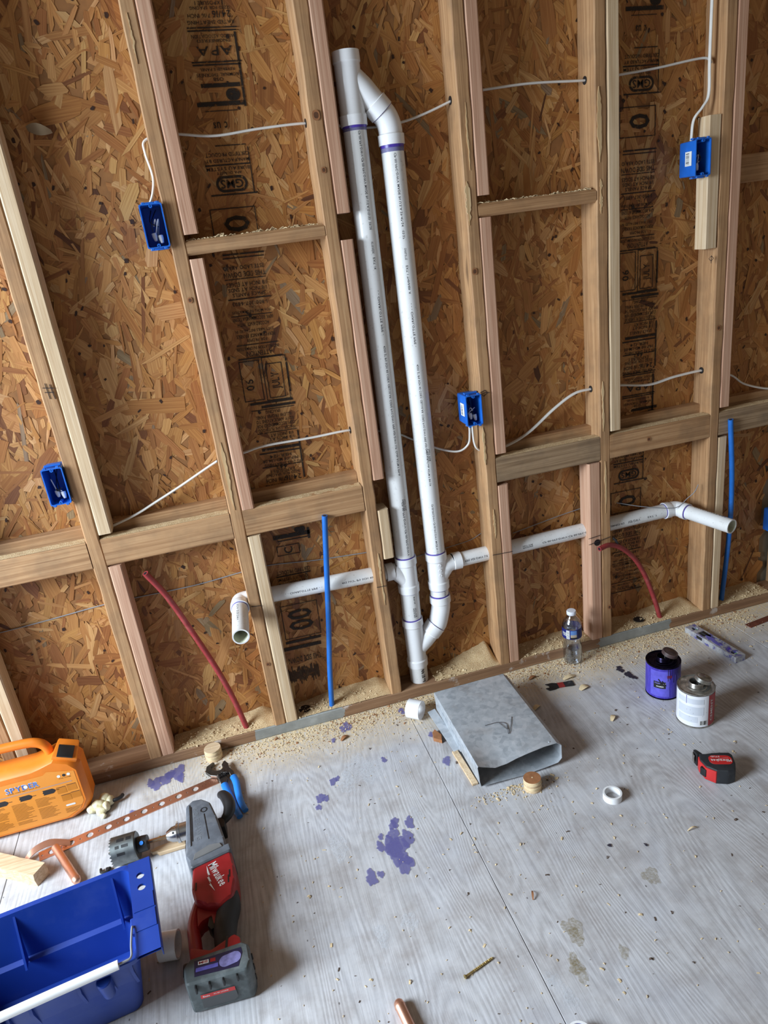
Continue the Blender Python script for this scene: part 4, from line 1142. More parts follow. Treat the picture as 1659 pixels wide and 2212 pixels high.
# outline in plan: nose at -x, rounded back towards the camera
shell = [(-.043, .030), (-.046, .004), (-.036, -.022), (-.014, -.037), (.014, -.039), (.034, -.030), (.040, -.006), (.040, .026), (.034, .034), (.010, .034), (-.010, .032), (-.030, .028)]
part('case_shell', xf(prism(shell, .0, .046, .005, 3), mT), 'rubber', t)
part('red_front', xf(prism([(-.0475, .020), (-.0475, .004), (-.038, -.0235), (-.016, -.0385), (-.012, -.036), (-.036, -.008), (-.040, .022)], .004, .042, .002, 2), mT), red, t)
part('lock_button', xf(box((-.0045, -.009, .012), (.0045, .009, .036), .002, 2), mT @ Matrix.Translation((-.0405, -.0165, 0)) @ R(math.radians(36))), 'black', t)
lb = part('side_badge', xf(prism(rrect(-.024, .034, -.014, .020, .013, 4), .046, .0468, .0004, 1), mT), red, t)
part('printed_text', text3d("Milwaukee", .050, .010, mT @ Matrix.Translation((.006, .0, .0472)) @ R(PI)), 'sticker', lb)
part('bolt_mark', xf(prism([(-.02, .006), (.002, .009), (.0, .007), (.026, .011), (.004, .0075), (.006, .0095)], .0469, .0472), mT), 'sticker', lb)
part('printed_text', text3d("STUD", .022, .005, mT @ Matrix.Translation((-.006, .0145, .0472)) @ R(PI)), 'sticker', lb)
part('printed_text', text3d("25FT", .026, .007, mT @ Matrix.Translation((.004, .0345, .036)) @ R(PI) @ Matrix.Rotation(math.radians(60), 4, 'X')), 'sticker', t)
part('hook_nose', xf(prism([(-.048, .026), (-.054, .046), (-.046, .047), (-.034, .030)], .004, .044, .002, 2), mT), 'black', t)
part('end_hook', xf(box((-.055, .030, .010), (-.0535, .047, .036), .0005, 1), mT), 'tin', t)

# ---- deck screw
t = thing('deck_screw', (.305, -.948, 0), 'single yellow deck screw lying on the open floor', 'screw')
a0, a1 = V((.268, -.958, .0042)), V((.342, -.937, .0022))
brass = metal('yellow_zinc', (.78, .60, .26), .5)
d = (a1-a0)
part('screw_head', lathe([(0, .0042), (.0012, .0044), (.005, .0022)], a0, d, 16), brass, t)
part('screw_shank', lathe([(.004, .0021), (.068, .0019), (.0775, .0003)], a0, d, 12, False, True), brass, t)
part('screw_thread', sweep([a0+d.normalized()*(.024+.05*i/96)+(frame(d)[1]*math.cos(i*.785)+frame(d)[2]*math.sin(i*.785))*.0024 for i in range(97)], .0006, 5), brass, t)
part('head_recess', lathe([(-.0002, .0018), (.0002, .0018)], a0, d, 6), 'black', t)

# ---- copper: strap, stub tubes
cop = metal('copper', (.88, .50, .36), .38, 25., .8); M['cop'] = cop
t = thing('perforated_copper_strap', (-.45, -.18, 0), 'long perforated copper strap running from the pliers to the wood block', 'strap')
sd = V((-.698+.204, -.245+.1325, 0)); L = sd.length; ang = math.atan2(sd.y, sd.x)
cells = [(.010, .0016, 0)]*5
while sum(c[0] for c in cells) < L-.05:
    cells += [(.034, .0093, 0), (.016, .0026, 0)]
part('strap_band', xf(holeplate(cells, .0175, .0016, 20), at(-.204, -.1325, .0006, ang)), 'cop', t)
# its end is bent up and curls back over
arc = [(-.612, -.226, .003), (-.640, -.222, .013), (-.664, -.221, .019), (-.690, -.229, .020), (-.710, -.240, .016), (-.724, -.250, .006)]
A = crom(arc, 6); nrm = V((-.12, .99, 0)).normalized()
vs, fs = [], []
for i, p in enumerate(A):
    w = .010
    for s, dz in ((-1, 0), (1, 0), (1, .0015), (-1, .0015)): vs.append(p+V((0, 0, dz+s*w*.35))+nrm*(s*w*.9))
for i in range(len(A)-1):
    for k in range(4):
        j = (k+1) % 4
        fs.append((i*4+k, i*4+j, (i+1)*4+j, (i+1)*4+k))
fs += [(3, 2, 1, 0), tuple((len(A)-1)*4+k for k in range(4))]
part('curled_end', (vs, fs), 'cop', t)
def stubout(p0, p1, label, r=.0108):
    t = thing('copper_stub_tube', p0, label, 'copper tube')
    d = V(p1)-V(p0); n = d.length
    part('tube', lathe([(0, r*.8), (0, r), (n-.016, r), (n-.013, r*1.08), (n-.010, r)], p0, d, 22, True, False), 'cop', t)
    part('closed_tip', lathe([(n-.010, r), (n-.004, r*.92), (n, r*.62), (n+.002, r*.1)], p0, d, 22, False, True), 'cop', t)
    return t
stubout((-.646, -.240, .0145), (-.570, -.386, .0112), 'capped copper stub tube lying across the copper strap')
stubout((.152, -1.16, .0112), (.1215, -.962, .0112), 'capped copper stub tube poking in at the bottom edge')

# ---- wood block bottom left
o = MB()
bdv = V((.110, -.074, 0)).normalized(); pw = V((-bdv.y, bdv.x, 0))
loops = []
rr = random.Random(5)
for k in range(12):
    p = V((-.668, -.330, 0))-bdv*(.30*(1-k/11.))
    e = .0015
    j = lambda: rr.uniform(-e, e)
    lp = []
    for s, z in ((-1, .0005), (1, .0005), (1, .019), (1, .038), (0, .0385), (-1, .038), (-1, .019)):
        push = bdv*rr.uniform(-.006, .006) if k == 11 else V((0, 0, 0))
        lp.append(p+pw*(s*.0205+j())+V((0, 0, z+abs(j())*(z > .001)))+push)
    loops.append(lp)
o.add(loft(loops), 'pal_x')
ob = o.build('wood_block', None, (-.75, -.28, 0))
tag(ob, 'pale square wood offcut with a split end at the left edge', 'wood block')
ob['rough'] = 1
# splinter of wood under the drill chuck
o = MB().add(prism([(-.392, -.350), (-.372, -.342), (-.300, -.334), (-.296, -.368), (-.366, -.369), (-.374, -.360), (-.384, -.360)], .0, .011, .0015, 1), 'pal_x').build('wood_splinter', None, (-.345, -.352, 0))
tag(o, 'yellowish wood splinter under the drill chuck', 'wood scrap')
t = thing('plastic_clip', (-.505, -.366, 0), 'tiny black plastic clip beside the tote rim', 'clip')
part('clip_arc', sweep(crom([(-.518, -.358, .004), (-.514, -.372, .006), (-.500, -.374, .006), (-.494, -.362, .005)], 5), .0038, 8), 'black', t)
part('clip_tab', box((-.505, -.366, 0), (-.496, -.358, .006), .001, 1), 'black', t)

# ---- lump of foam with a straw
t = thing('foam_lump', (-.535, -.12, 0), 'cream lump of cured foam with a black nozzle', 'foam lump')
bm = bmesh.new()
mbf = MB()
for (x, y, z, a, b, c) in ((-.562, -.124, .014, .016, .013, .013), (-.545, -.120, .017, .019, .015, .017), (-.527, -.100, .018, .018, .015, .018), (-.513, -.108, .015, .011, .017, .014), (-.522, -.132, .015, .010, .016, .014), (-.534, -.142, .013, .016, .012, .013), (-.550, -.104, .013, .015, .012, .012), (-.530, -.158, .008, .008, .008, .008)):
    bm = bmesh.new()
    bmesh.ops.create_icosphere(bm, subdivisions=3, radius=1.)
    for v in bm.verts:
        p = V((x+v.co.x*a, y+v.co.y*b, z+v.co.z*c))
        v.co = p+v.co*noise.noise(p*90)*.0035
        v.co.z = max(v.co.z, .0004)
    mbf.add(bm_out(bm), 'foam')
def make_foam():
    g = G('cured_foam'); v = g.obj(); a = g.noise(v, 120., 4.)
    return g.out(g.ramp(a, [(.3, lin(214, 200, 150)), (.6, lin(238, 230, 196))]), .5, bump=a, bs=.3)
M['foam'] = make_foam()
mbf.build('foam_blob', t, ang=80)
part('nozzle', sweep(crom([(-.512, -.112, .014), (-.496, -.112, .015), (-.484, -.106, .014), (-.478, -.096, .013)], 5), .0055, 10), 'black', t)

# ---- tongue and groove pliers
t = thing('groove_joint_pliers', (-.18, -.17, 0), 'slip joint pliers with bright blue handles above the drill', 'pliers')
steel = metal('dark_steel', (.16, .15, .14), .45, 60.)
blu = plastic('blue_grip', lin(40, 128, 220), .42, .08); M['grip'] = blu
part('lower_jaw', prism([(-.190, -.178), (-.196, -.150), (-.204, -.130), (-.222, -.120), (-.236, -.098), (-.232, -.074), (-.212, -.060), (-.207, -.066), (-.219, -.080), (-.216, -.096), (-.203, -.105), (-.190, -.106), (-.178, -.122), (-.172, -.150), (-.178, -.178)], .004, .013, .0012, 1), steel, t)
part('upper_jaw', prism([(-.160, -.160), (-.166, -.136), (-.186, -.128), (-.200, -.136), (-.202, -.124), (-.190, -.114), (-.182, -.104), (-.186, -.090), (-.176, -.074), (-.166, -.092), (-.164, -.112), (-.152, -.135), (-.150, -.160)], .010, .019, .0012, 1), steel, t)
part('pivot_bolt', lathe([(0, .007), (.003, .0065), (.0035, .004)], (-.184, -.122, .017), (0, 0, 1), 16), steel, t)
for i in range(5): part('groove', prism([(-.197+i*.006, -.139+i*.002), (-.194+i*.006, -.138+i*.002), (-.192+i*.006, -.146+i*.002), (-.195+i*.006, -.147+i*.002)], .0125, .0205), 'black', t)
def grip(ps, rs): return part('handle_grip', sweep(crom(ps, 6), rs, 12, True, .75), 'grip', t)
for ps in ([(-.184, -.172, .0095), (-.177, -.205, .0095), (-.166, -.250, .0095), (-.156, -.295, .0095), (-.149, -.322, .010)], [(-.155, -.152, .0125), (-.149, -.180, .012), (-.147, -.220, .0105), (-.142, -.265, .010), (-.132, -.304, .010)]):
    n = (len(ps)-1)*6+1
    grip(ps, [.0105-.0018*i/n for i in range(n)])

# ---- orange hole saw case
org = plastic('orange_plastic', lin(230, 126, 30), .45, .06, 25., lin(200, 150, 100), .25); M['org'] = org
t = thing('tool_case', (-.75, -.09, 0), 'orange plastic hole saw case standing against the wall', 'tool case')
def case_loop(y, g=0.):
    pts = [(-1.03, .0), (-.604, .0), (-.566, .022), (-.552, .048), (-.552, .180), (-.570, .205), (-.606, .222), (-.640, .212), (-.668, .206), (-1.03, .206), (-1.075, .17), (-1.075, .04)]
    cx, cz = -.80, .10
    out = []
    for x, z in pts:
        dx, dz = x-cx, z-cz
        out.append((x-math.copysign(min(g, abs(dx)), dx), y, max(z-math.copysign(min(g, abs(dz)), dz), 0.0 if g == 0 else .002)))
    return out
part('case_body', loft([case_loop(-.1335, .014), case_loop(-.1300, .010), case_loop(-.112, .0), case_loop(-.062, .0), case_loop(-.046, .010), case_loop(-.043, .014)]), 'org', t, 28)
part('carry_handle', sweep(crom([(-.628, -.088, .205), (-.634, -.088, .235), (-.652, -.088, .254), (-.69, -.088, .262), (-.80, -.088, .264), (-.90, -.088, .262), (-.96, -.088, .250), (-.98, -.088, .205)], 6), .0135, 14, True, .95), 'org', t)
lt = part('latch_block', xf(prism([(-.034, -.030), (.034, -.030), (.030, .030), (-.026, .030)], 0, .022, .005, 2), Matrix.Translation((-.587, -.098, .2075)) @ Matrix.Rotation(math.radians(24), 4, 'Y') @ Matrix.Rotation(math.radians(24), 4, 'X')), 'org', t)
part('black_latch', xf(box((-.021, -.029, .0205), (.021, .008, .0265), .002, 2), Matrix.Translation((-.587, -.098, .2075)) @ Matrix.Rotation(math.radians(24), 4, 'Y') @ Matrix.Rotation(math.radians(24), 4, 'X')), 'black', lt)
FY = -.1341
lbm = plastic('orange_label', lin(232, 148, 58), .4, .03)
lab = part('face_label', ([(-1.0, FY, .018), (-.628, FY, .018), (-.588, FY, .036), (-.572, FY, .060), (-.572, FY, .166), (-.640, FY, .184), (-.652, FY, .176), (-1.0, FY, .176)], [(0, 1, 2, 3, 4, 5, 6, 7)]), lbm, t)
def face(x, z, dy=.0004): return Matrix.Translation((x, FY-dy, z)) @ Matrix.Rotation(PI/2, 4, 'X')
part('brand_text', text3d("SPYDER", .088, .0185, face(-.712, .1545, .0004)), 'sticker', lab)
part('brand_text', text3d("SPYDER", .085, .0165, face(-.712, .1545, .0008)), plastic('logo_blue', lin(74, 120, 200), .4), lab)
part('logo_dot', to3(oval2(.011, .011), face(-.7025, .1545, .0011)), 'sticker', lab)
dk = plastic('brown_fine_print', lin(120, 76, 22), .5); dkk = plastic('dark_icon_print', lin(40, 40, 44), .5)
part('rule_line', to3(rect2(.40, .0026), face(-.785, .1355)), plastic('grey_rule', lin(176, 150, 140), .5), lab)
part('tag_line', text3d("RAPID CORE EJECT HOLE SAW", .085, .004, face(-.71, .1425)), dk, lab)
for i, x in enumerate((-.614, -.600, -.588)):
    part('small_icon', to3(oval2(.009, .009), face(x, .160)), ('sticker', dkk, 'sticker')[i], lab)
part('tag_line', text3d("TOOL SYSTEM", .032, .003, face(-.600, .1515)), dk, lab)
for x in (-.775, -.712, -.650):
    part('saw_picture', to3(([(-.017, -.008), (.010, -.008), (.016, -.003), (.016, .003), (.010, .008), (-.017, .008), (-.015, .004), (-.018, 0), (-.015, -.004)], [tuple(range(9))]), face(x, .1185)), dkk, lab)
    part('saw_picture', to3(rect2(.012, .0016), face(x+.021, .1185)), dkk, lab)
rp = random.Random(3)
fp = MB()
for cxx in (-.79, -.728, -.666):
    for i in range(20):
        if rp.random() < .12: continue
        w = rp.uniform(.030, .052)
        fp.add(to3(rect2(w, .0011), face(cxx-.026+w/2, .104-i*.0038)), dk)
for i in range(5): fp.add(to3(rect2(.045-.004*i, .001), face(-.603-.002*i, .047-i*.0034)), dk)
fp.build('fine_print', lab)
for cxx, cz in ((-.618, .112), (-.590, .114), (-.612, .084), (-.586, .086)):
    part('print_block', to3(rect2(.025, .019), face(cxx, cz)), plastic('tan_block_print', lin(198, 122, 34), .5) if cz == .112 else bpy.data.materials['tan_block_print'], lab)
    part('print_block', to3(rect2(.025, .0016), face(cxx, cz+.0115, .0005)), dkk, lab)
part('saw_picture', to3(oval2(.026, .006), face(-.608, .058)), 'sticker', lab)

# ---- cordless right angle drill with hole saw
t = thing('right_angle_drill', (-.23, -.56, 0), 'red and grey cordless right angle drill with a hole saw', 'drill')
gry = plastic('grey_gear_case', lin(98, 103, 111), .45, .15, 45., lin(160, 163, 168), .35); M['gear'] = gry
dgr = plastic('dusty_battery_shell', lin(84, 92, 94), .6, .25, 35., lin(150, 156, 158), .55); M['batt'] = dgr
dred = plastic('drill_red', lin(158, 32, 36), .42, .1, 40.); M['dred'] = dred
sat = plastic('black_grip_rubber', lin(34, 36, 38), .65, .2, 30., lin(84, 84, 84), .3); M['dgrip'] = sat
gh = part('gear_housing', prism([(-.2800, -.318), (-.262, -.300), (-.236, -.304), (-.214, -.326), (-.199, -.385), (-.184, -.465), (-.178, -.512), (-.268, -.530), (-.282, -.498)], .006, .094, .011, 3), 'gear', t)
part('collar_ring', prism([(-.274, -.514), (-.172, -.492), (-.168, -.520), (-.270, -.542)], .003, .096, .009, 3), 'gear', t)
part('neck_band', prism([(-.262, -.520), (-.190, -.502), (-.196, -.488), (-.222, -.484), (-.258, -.500)], .0945, .0975, .001, 1), plastic('mid_grey_band', lin(112, 112, 112), .5), t)
part('top_ridge', prism([(-.273, -.322), (-.268, -.322), (-.266, -.470), (-.271, -.470)], .0935, .0965, .001, 1), 'gear', gh)
part('groove_line', prism([(-.2655, -.330), (-.263, -.330), (-.261, -.455), (-.2635, -.455)], .0940, .0946), 'black', gh)
part('groove_line', prism([(-.2325, -.368), (-.2300, -.368), (-.221, -.462), (-.2235, -.462)], .0940, .0946), 'black', gh)
part('screw_well', lathe([(0, .0095), (.0008, .0090), (.0008, .0065), (-.003, .006)], (-.2315, -.353, .0940), (0, 0, 1), 20, False, True), 'black', gh)
part('screw_head', lathe([(0, .0045), (.001, .0038)], (-.2315, -.353, .0915), (0, 0, 1), 12), 'tin', gh)
part('oil_plug', lathe([(0, .030), (.004, .030), (.006, .026)], (-.279, -.448, .050), (-1, 0, 0), 26), 'black', t)
part('raised_text', text3d("HOLE HAWG", .115, .013, Matrix.Translation((-.250, -.398, .0944)) @ R(math.radians(-86))), plastic('raised_letter_grey', lin(106, 110, 116), .5), gh)
mh = part('motor_housing', prism([(-.266, -.532), (-.172, -.508), (-.166, -.560), (-.166, -.600), (-.176, -.648), (-.205, -.668), (-.236, -.655), (-.262, -.635), (-.270, -.600)], .010, .090, .012, 3), 'dred', t)
mlogo = Matrix.Translation((-.206, -.577, .0905)) @ R(math.radians(-71))
part('brand_text', text3d("Milwaukee", .078, .021, mlogo), 'sticker', mh)
part('bolt_mark', xf(prism([(-.040, -.013), (-.008, -.0165), (-.012, -.020), (.012, -.021), (.008, -.0245), (.042, -.024), (.016, -.0285), (.018, -.0255), (-.006, -.0245), (-.004, -.021), (-.020, -.0195)], 0, .0004), mlogo), 'sticker', mh)
for x0, y0 in ((-.259, -.585), (-.180, -.575), (-.1835, -.590)):
    part('vent_slot', prism([(x0, y0), (x0+.003, y0), (x0+.002, y0-.022), (x0-.001, y0-.022)], .0900, .0906), 'black', mh)
# D handle: red outer arm, black rubber grip, foot over the battery
part('handle_arm', sweep(crom([(-.258, -.615, .050), (-.268, -.645, .050), (-.273, -.675, .050), (-.271, -.710, .050), (-.268, -.745, .050), (-.262, -.772, .050)], 6), .0145, 14, True, 1.35), 'dred', t)
part('rubber_grip', sweep(crom([(-.192, -.600, .050), (-.189, -.640, .050), (-.200, -.680, .050), (-.205, -.720, .050), (-.204, -.775, .050)], 6), [.022+.0035*math.sin(PI*i/24) for i in range(25)], 18, True, 1.35), 'dgrip', t)
part('inner_web', prism([(-.262, -.625), (-.215, -.640), (-.214, -.690), (-.226, -.692), (-.230, -.668), (-.252, -.676), (-.262, -.690)], .030, .068, .004, 2), 'dred', t)
part('trigger', prism([(-.236, -.668), (-.222, -.666), (-.220, -.700), (-.232, -.704), (-.240, -.690)], .034, .066, .004, 2), 'black', t)
part('direction_switch', box((-.238, -.652, .060), (-.218, -.640, .072), .002, 2), 'black', t)
part('handle_foot', prism([(-.276, -.748), (-.232, -.770), (-.180, -.748), (-.168, -.762), (-.168, -.792), (-.276, -.800)], .012, .086, .007, 2), 'dred', t)
part('foot_slot', prism([(-.198, -.752), (-.193, -.751), (-.198, -.790), (-.203, -.790)], .0855, .0866), 'black', t)
part('latch_clip', box((-.294, -.806, .022), (-.262, -.772, .074), .006, 2), 'black', t)
bt = part('battery', prism([(-.286, -.838), (-.158, -.846), (-.150, -.826), (-.152, -.786), (-.166, -.776), (-.276, -.778), (-.290, -.796)], .001, .090, .010, 3), 'batt', t)
for i in range(4): part('grip_rib', box((-.268+i*.028, -.8475-.0015*(i > 1), .066), (-.264+i*.028, -.838, .084), .0012, 1), 'black', bt)
for i in range(3): part('vent_slot', box((-.153, -.822+i*.011, .02+.016*i), (-.1485, -.817+i*.011, .036+.016*i), .001, 1), 'black', bt)
tp = part('top_label', prism([(-.266, -.826), (-.176, -.834), (-.166, -.806), (-.168, -.792), (-.266, -.790)], .0899, .0906), plastic('navy_battery_label', lin(36, 34, 66), .35), bt)
part('badge', prism([(-.258, -.802), (-.236, -.804), (-.236, -.796), (-.258, -.794)], .0906, .0909), 'sticker', tp)
part('printed_text', text3d("M18", .018, .006, Matrix.Translation((-.247, -.799, .0911)) @ R(math.radians(-4))), 'dred', tp)
part('badge', prism([(-.233, -.804), (-.222, -.805), (-.222, -.797), (-.233, -.796)], .0906, .0909), 'dred', tp)
part('primer_smear', to3(oval2(.046, .027), Matrix.Translation((-.192, -.812, .0912)) @ R(.1)), plastic('lilac_smear', lin(128, 124, 178), .6, .3, 90.), tp)
part('primer_smear', to3(rect2(.046, .009), Matrix.Translation((-.240, -.814, .0911)) @ R(-.06)), plastic('lilac_smear_dark', lin(92, 88, 170), .6, .3, 90.), tp)
fr = part('front_label', xf(prism([(-.036, -.020), (.028, -.020), (.036, -.012), (.034, .018), (-.036, .018)], 0, .0006), Matrix.Translation((-.226, -.8434, .036)) @ Matrix.Rotation(math.radians(-3.6), 4, 'Z') @ Matrix.Rotation(PI/2, 4, 'X')), plastic('grey_battery_label', lin(78, 80, 82), .5), bt)
mfl = Matrix.Translation((-.226, -.8434, .036)) @ Matrix.Rotation(math.radians(-3.6), 4, 'Z') @ Matrix.Rotation(PI/2, 4, 'X')
part('red_band', xf(prism([(-.036, .008), (.034, .008), (.034, .018), (-.036, .018)], .0006, .0009), mfl), plastic('label_red', lin(200, 52, 52), .5), fr)
part('printed_text', text3d("Milwaukee", .014, .005, mfl @ Matrix.Translation((-.025, .013, .0011))), 'sticker', fr)
part('printed_text', text3d("XC 18V LITHIUM", .030, .003, mfl @ Matrix.Translation((.005, .0135, .0011))), 'sticker', fr)
# chuck, shank and hole saw share one axis
c0 = V((-.276, -.358, .048)); cdir = (V((-.450, -.350, .0395))-c0).normalized()
chrome = metal('chuck_chrome', (.55, .54, .53), .18, 30., .8)
ck = part('chuck', lathe([(0, .0235), (.026, .0235), (.027, .0255), (.034, .0255), (.036, .0215), (.048, .0200), (.062, .0125), (.063, .006)], c0, cdir, 30), chrome, t)
for i in range(3):
    a = i*2.1+.9
    u, w = frame(cdir)[1:]
    part('key_hole', lathe([(0, .0032), (.0012, .0032)], c0+cdir*.042+(u*math.cos(a)+w*math.sin(a))*.0203, u*math.cos(a)+w*math.sin(a), 10), 'black', ck)
part('pilot_shank', cyl(c0+cdir*.058, c0+cdir*.125, .0052, 6), metal('brass_shank', (.70, .47, .26), .3), t)
ab = part('arbor', lathe([(.112, .011), (.113, .0195), (.124, .0205), (.138, .0205), (.139, .016)], c0, cdir, 20), 'black', t)
part('release_button', lathe([(0, .0055), (.002, .005)], c0+cdir*.126+V((.0, -.014, .0155)), V((0, -.6, .8)), 14), 'grip', ab)
hs = metal('hole_saw_steel', (.24, .26, .26), .42, 40., .6)
R0 = .0365
n = 48
hx = c0+cdir*.205
u, w = frame(cdir)[1:]
vs, fs = [], []
prof = [(.139, .008), (.139, R0-.002), (.141, R0), (.198, R0)]
for d, r in prof:
    for i in range(n):
        a = 2*PI*i/n; vs.append(c0+cdir*d+(u*math.cos(a)+w*math.sin(a))*r)
for r in (R0, R0-.0018):                    # toothed edge, outer and inner
    for i in range(n):
        a = 2*PI*i/n; vs.append(c0+cdir*(.199+.0055*(i % 2))+(u*math.cos(a)+w*math.sin(a))*r)
for i in range(n):
    a = 2*PI*i/n; vs.append(c0+cdir*.142+(u*math.cos(a)+w*math.sin(a))*(R0-.0018))
for k in range(len(prof)+2):
    for i in range(n):
        j = (i+1) % n
        fs.append((k*n+i, k*n+j, (k+1)*n+j, (k+1)*n+i))
fs.append(tuple(6*n+i for i in range(n)))
sw = part('hole_saw', (vs, fs), hs, t, 30)
for a, d0, d1, da in ((1.45, .147, .160, .28), (1.45, .166, .184, .26), (.95, .155, .172, .2), (.95, .178, .188, .2), (.45, .165, .185, .2)):
    vv, ff = [], []
    for i in range(5):
        aa = a+da*(i/4-.5)
        e = u*math.cos(aa)+w*math.sin(aa)
        for d in (d0, d1): vv.append(c0+cdir*d+e*(R0+.0004))
    ff = [(2*i, 2*i+2, 2*i+3, 2*i+1) for i in range(4)]
    part('side_slot', (vv, ff), 'black', sw)
part('pilot_tip', cyl(c0+cdir*.19, c0+cdir*.215, .003, 8), 'tin', sw)
# side bail handle
part('side_handle', sweep(crom([(-.192, -.262, .052), (-.182, -.276, .058), (-.172, -.302, .062), (-.168, -.330, .062), (-.174, -.352, .058), (-.188, -.366, .052), (-.200, -.374, .046)], 6), [.006+.0105*math.sin(PI*min(1, (i+5)/41)) for i in range(37)], 16, True), 'black', t)
part('handle_bracket', box((-.206, -.398, .018), (-.184, -.360, .062), .005, 2), 'black', t)

# ---- blue tote with wire handle
blue = plastic('blue_tote_plastic', lin(22, 58, 146), .45, .08, 8., lin(100, 118, 175), .25); M['tote'] = blue
t = thing('plastic_tote', (-.56, -.72, 0), 'open blue plastic tote with a white tube handle', 'tote')
ang = math.radians(7.5)
U = V((math.cos(ang), math.sin(ang), 0)); Vv = V((-math.sin(ang), math.cos(ang), 0))
O = V((-.352, -.827, 0)); TW, TL, TH = .237, .46, .2
def tp_(u, v, z): return O+U*u+Vv*v+V((0, 0, z))
def tloop(i_r, i_f, i_b, z, r):
    return [tp_(u, v, z) for u, v in rrect(-TL+i_r, -i_r, i_f, TW-i_b, r, 5)]
s_ = .003
mb = MB()
mb.add(loft([tloop(.032, .050, .034, .001, .02), tloop(.030, .048, .032, .004, .022), tloop(-.001, .000, -.001, .188, .022), tloop(-.008, -.010, -.010, .189, .024), tloop(-.009, -.011, -.011, .199, .024), tloop(-.007, -.009, -.009, .201, .024),
             tloop(.002, .002, .002, .200, .02), tloop(.018, .024, .020, .088, .02), tloop(.022, .030, .030, .082, .02), tloop(.034, .052, .040, .007, .016)], True, True), 'tote')
mb.build('tote_shell', t, ang=40)
# broad end rim with two holes, raised steps
flange = holeplate([(.060, 0, 0), (.045, 0, 0), (.050, 0, 0), (.034, .0088, .0), (.034, .0088, .0), (.030, 0, 0)], .0235, .006, 20)
part('end_rim', xf(flange, Matrix.Translation(tp_(.0205, -.008, .195)) @ R(ang+PI/2) @ Matrix.Rotation(math.radians(0), 4, 'X')), 'tote', t)
for v0, v1 in ((.050, .096), (.100, .142)):
    part('rim_step', ([tp_(u, v, z) for z in (.1995, .2025) for u, v in ((.000, v0), (.042, v0), (.042, v1), (.0, v1))], [(3, 2, 1, 0), (4, 5, 6, 7), (0, 1, 5, 4), (1, 2, 6, 5), (2, 3, 7, 6), (3, 0, 4, 7)]), 'tote', t)
part('rim_skirt', ([tp_(u, v, z) for u, v, z in ((.0435, -.008, .200), (.0435, .245, .200), (.0455, .245, .200), (.0455, -.008, .200), (.0435, -.008, .180), (.0435, .245, .180), (.0455, .245, .180), (.0455, -.008, .180))], [(0, 1, 2, 3), (7, 6, 5, 4), (0, 4, 5, 1), (1, 5, 6, 2), (2, 6, 7, 3), (3, 7, 4, 0)]), 'tote', t)
def fin(a, b, c, th, name):
    """thin triangular rib"""
    d = U*th
    p = [V(a)-d, V(b)-d, V(c)-d, V(a)+d, V(b)+d, V(c)+d]
    part(name, (p, [(2, 1, 0), (3, 4, 5), (0, 1, 4, 3), (1, 2, 5, 4), (2, 0, 3, 5)]), 'tote', t)
for u in (-.042, -.245):
    fin(tp_(u, TW-.003, .192), tp_(u, TW-.024, .086), tp_(u, TW-.055, .088), .0022, 'inner_rib')
for u in (-.02, -.062, -.118, -.205, -.245, -.33):
    fin(tp_(u, -.001, .186), tp_(u, .022, .105), tp_(u, -.003, .165), .003, 'outer_rib')
for u in (-.072, -.262):
    part('hook_cup', lathe([(0, .0125), (.002, .0145), (.048, .0115), (.05, .008)], tp_(u, -.006, .178), (0, .18, -1), 18), 'tote', t)
part('handle_wire', sweep(crom([tp_(-.004, .070, .196), tp_(-.006, .062, .206), tp_(-.010, .020, .209), tp_(-.012, -.008, .209), tp_(-.024, -.0135, .210), tp_(-.05, -.015, .211)], 6), .0022, 8), 'wiregrey', t)
part('handle_grip', sweep([tp_(-.036, -.0145, .210), tp_(-.16, -.0165, .2105), tp_(-.29, -.0195, .211), tp_(-.42, -.020, .211)], .0088, 16), 'white', t)
part('handle_lug', xf(box((-.006, -.02, -.006), (.006, .02, .006), .002, 1), Matrix.Translation(tp_(-.004, .075, .192)) @ R(ang)), 'tote', t)

# ================================================================== sawdust and chips
def heap(x0, x1, hf, label, y0=.004):
    nx, ny = max(8, int((x1-x0)/.007)), 14
    vs, fs = [], []
    for i in range(nx+1):
        for j in range(ny+1):
            x = x0+(x1-x0)*i/nx; y = y0+(YB-.0005-y0)*j/ny
            tx = i/nx; ty = j/ny
            e = min(1, 8*min(tx+.04, 1-tx+.04), 1)
            z = .0382+max(0., hf(tx, ty)*e+noise.noise(V((x*28, y*28, 3)))*.004*min(1, ty*3)+noise.noise(V((x*160, y*160, 7)))*.0012)
            vs.append((x, y, z))
    for i in range(nx):
        for j in range(ny):
            a = i*(ny+1)+j
            fs.append((a, a+ny+1, a+ny+2, a+1))
    o = MB().add((vs, fs), 'dust').build('sawdust_pile', None, ((x0+x1)/2, .045, .038), 180)
    return tag(o, label, 'sawdust', 'sawdust piles on the sole plate', 'stuff')
heap(.0695, .3835, lambda x, y: .002+.022*y*(.35+.65*x)*max(0, min(1, (x-.12)*5)), 'pale sawdust pile around the foot of the blue tube')
heap(.545, .774, lambda x, y: .001+.058*(x**1.6)*(y**.9)+.006*y*x, 'steep sawdust pile in the corner right of the drain pipe')
heap(-.322, -.0065, lambda x, y: .001+.024*y*x**2+.004*y, 'sawdust pile around the foot of the leaning red tube')
heap(.848, 1.1235, lambda x, y: .001+.022*y*max(0, x-.1), 'sawdust pile behind the water bottle')
heap(1.2035, 1.568, lambda x, y: .001+.026*y*(.35+.65*x)*(1-.6*math.exp(-((x-.33)/.1)**2)), 'sawdust pile around the foot of the arched red tube')
heap(1.6415, 1.865, lambda x, y: .001+.012*y, 'thin sawdust pile behind the right blue tube')
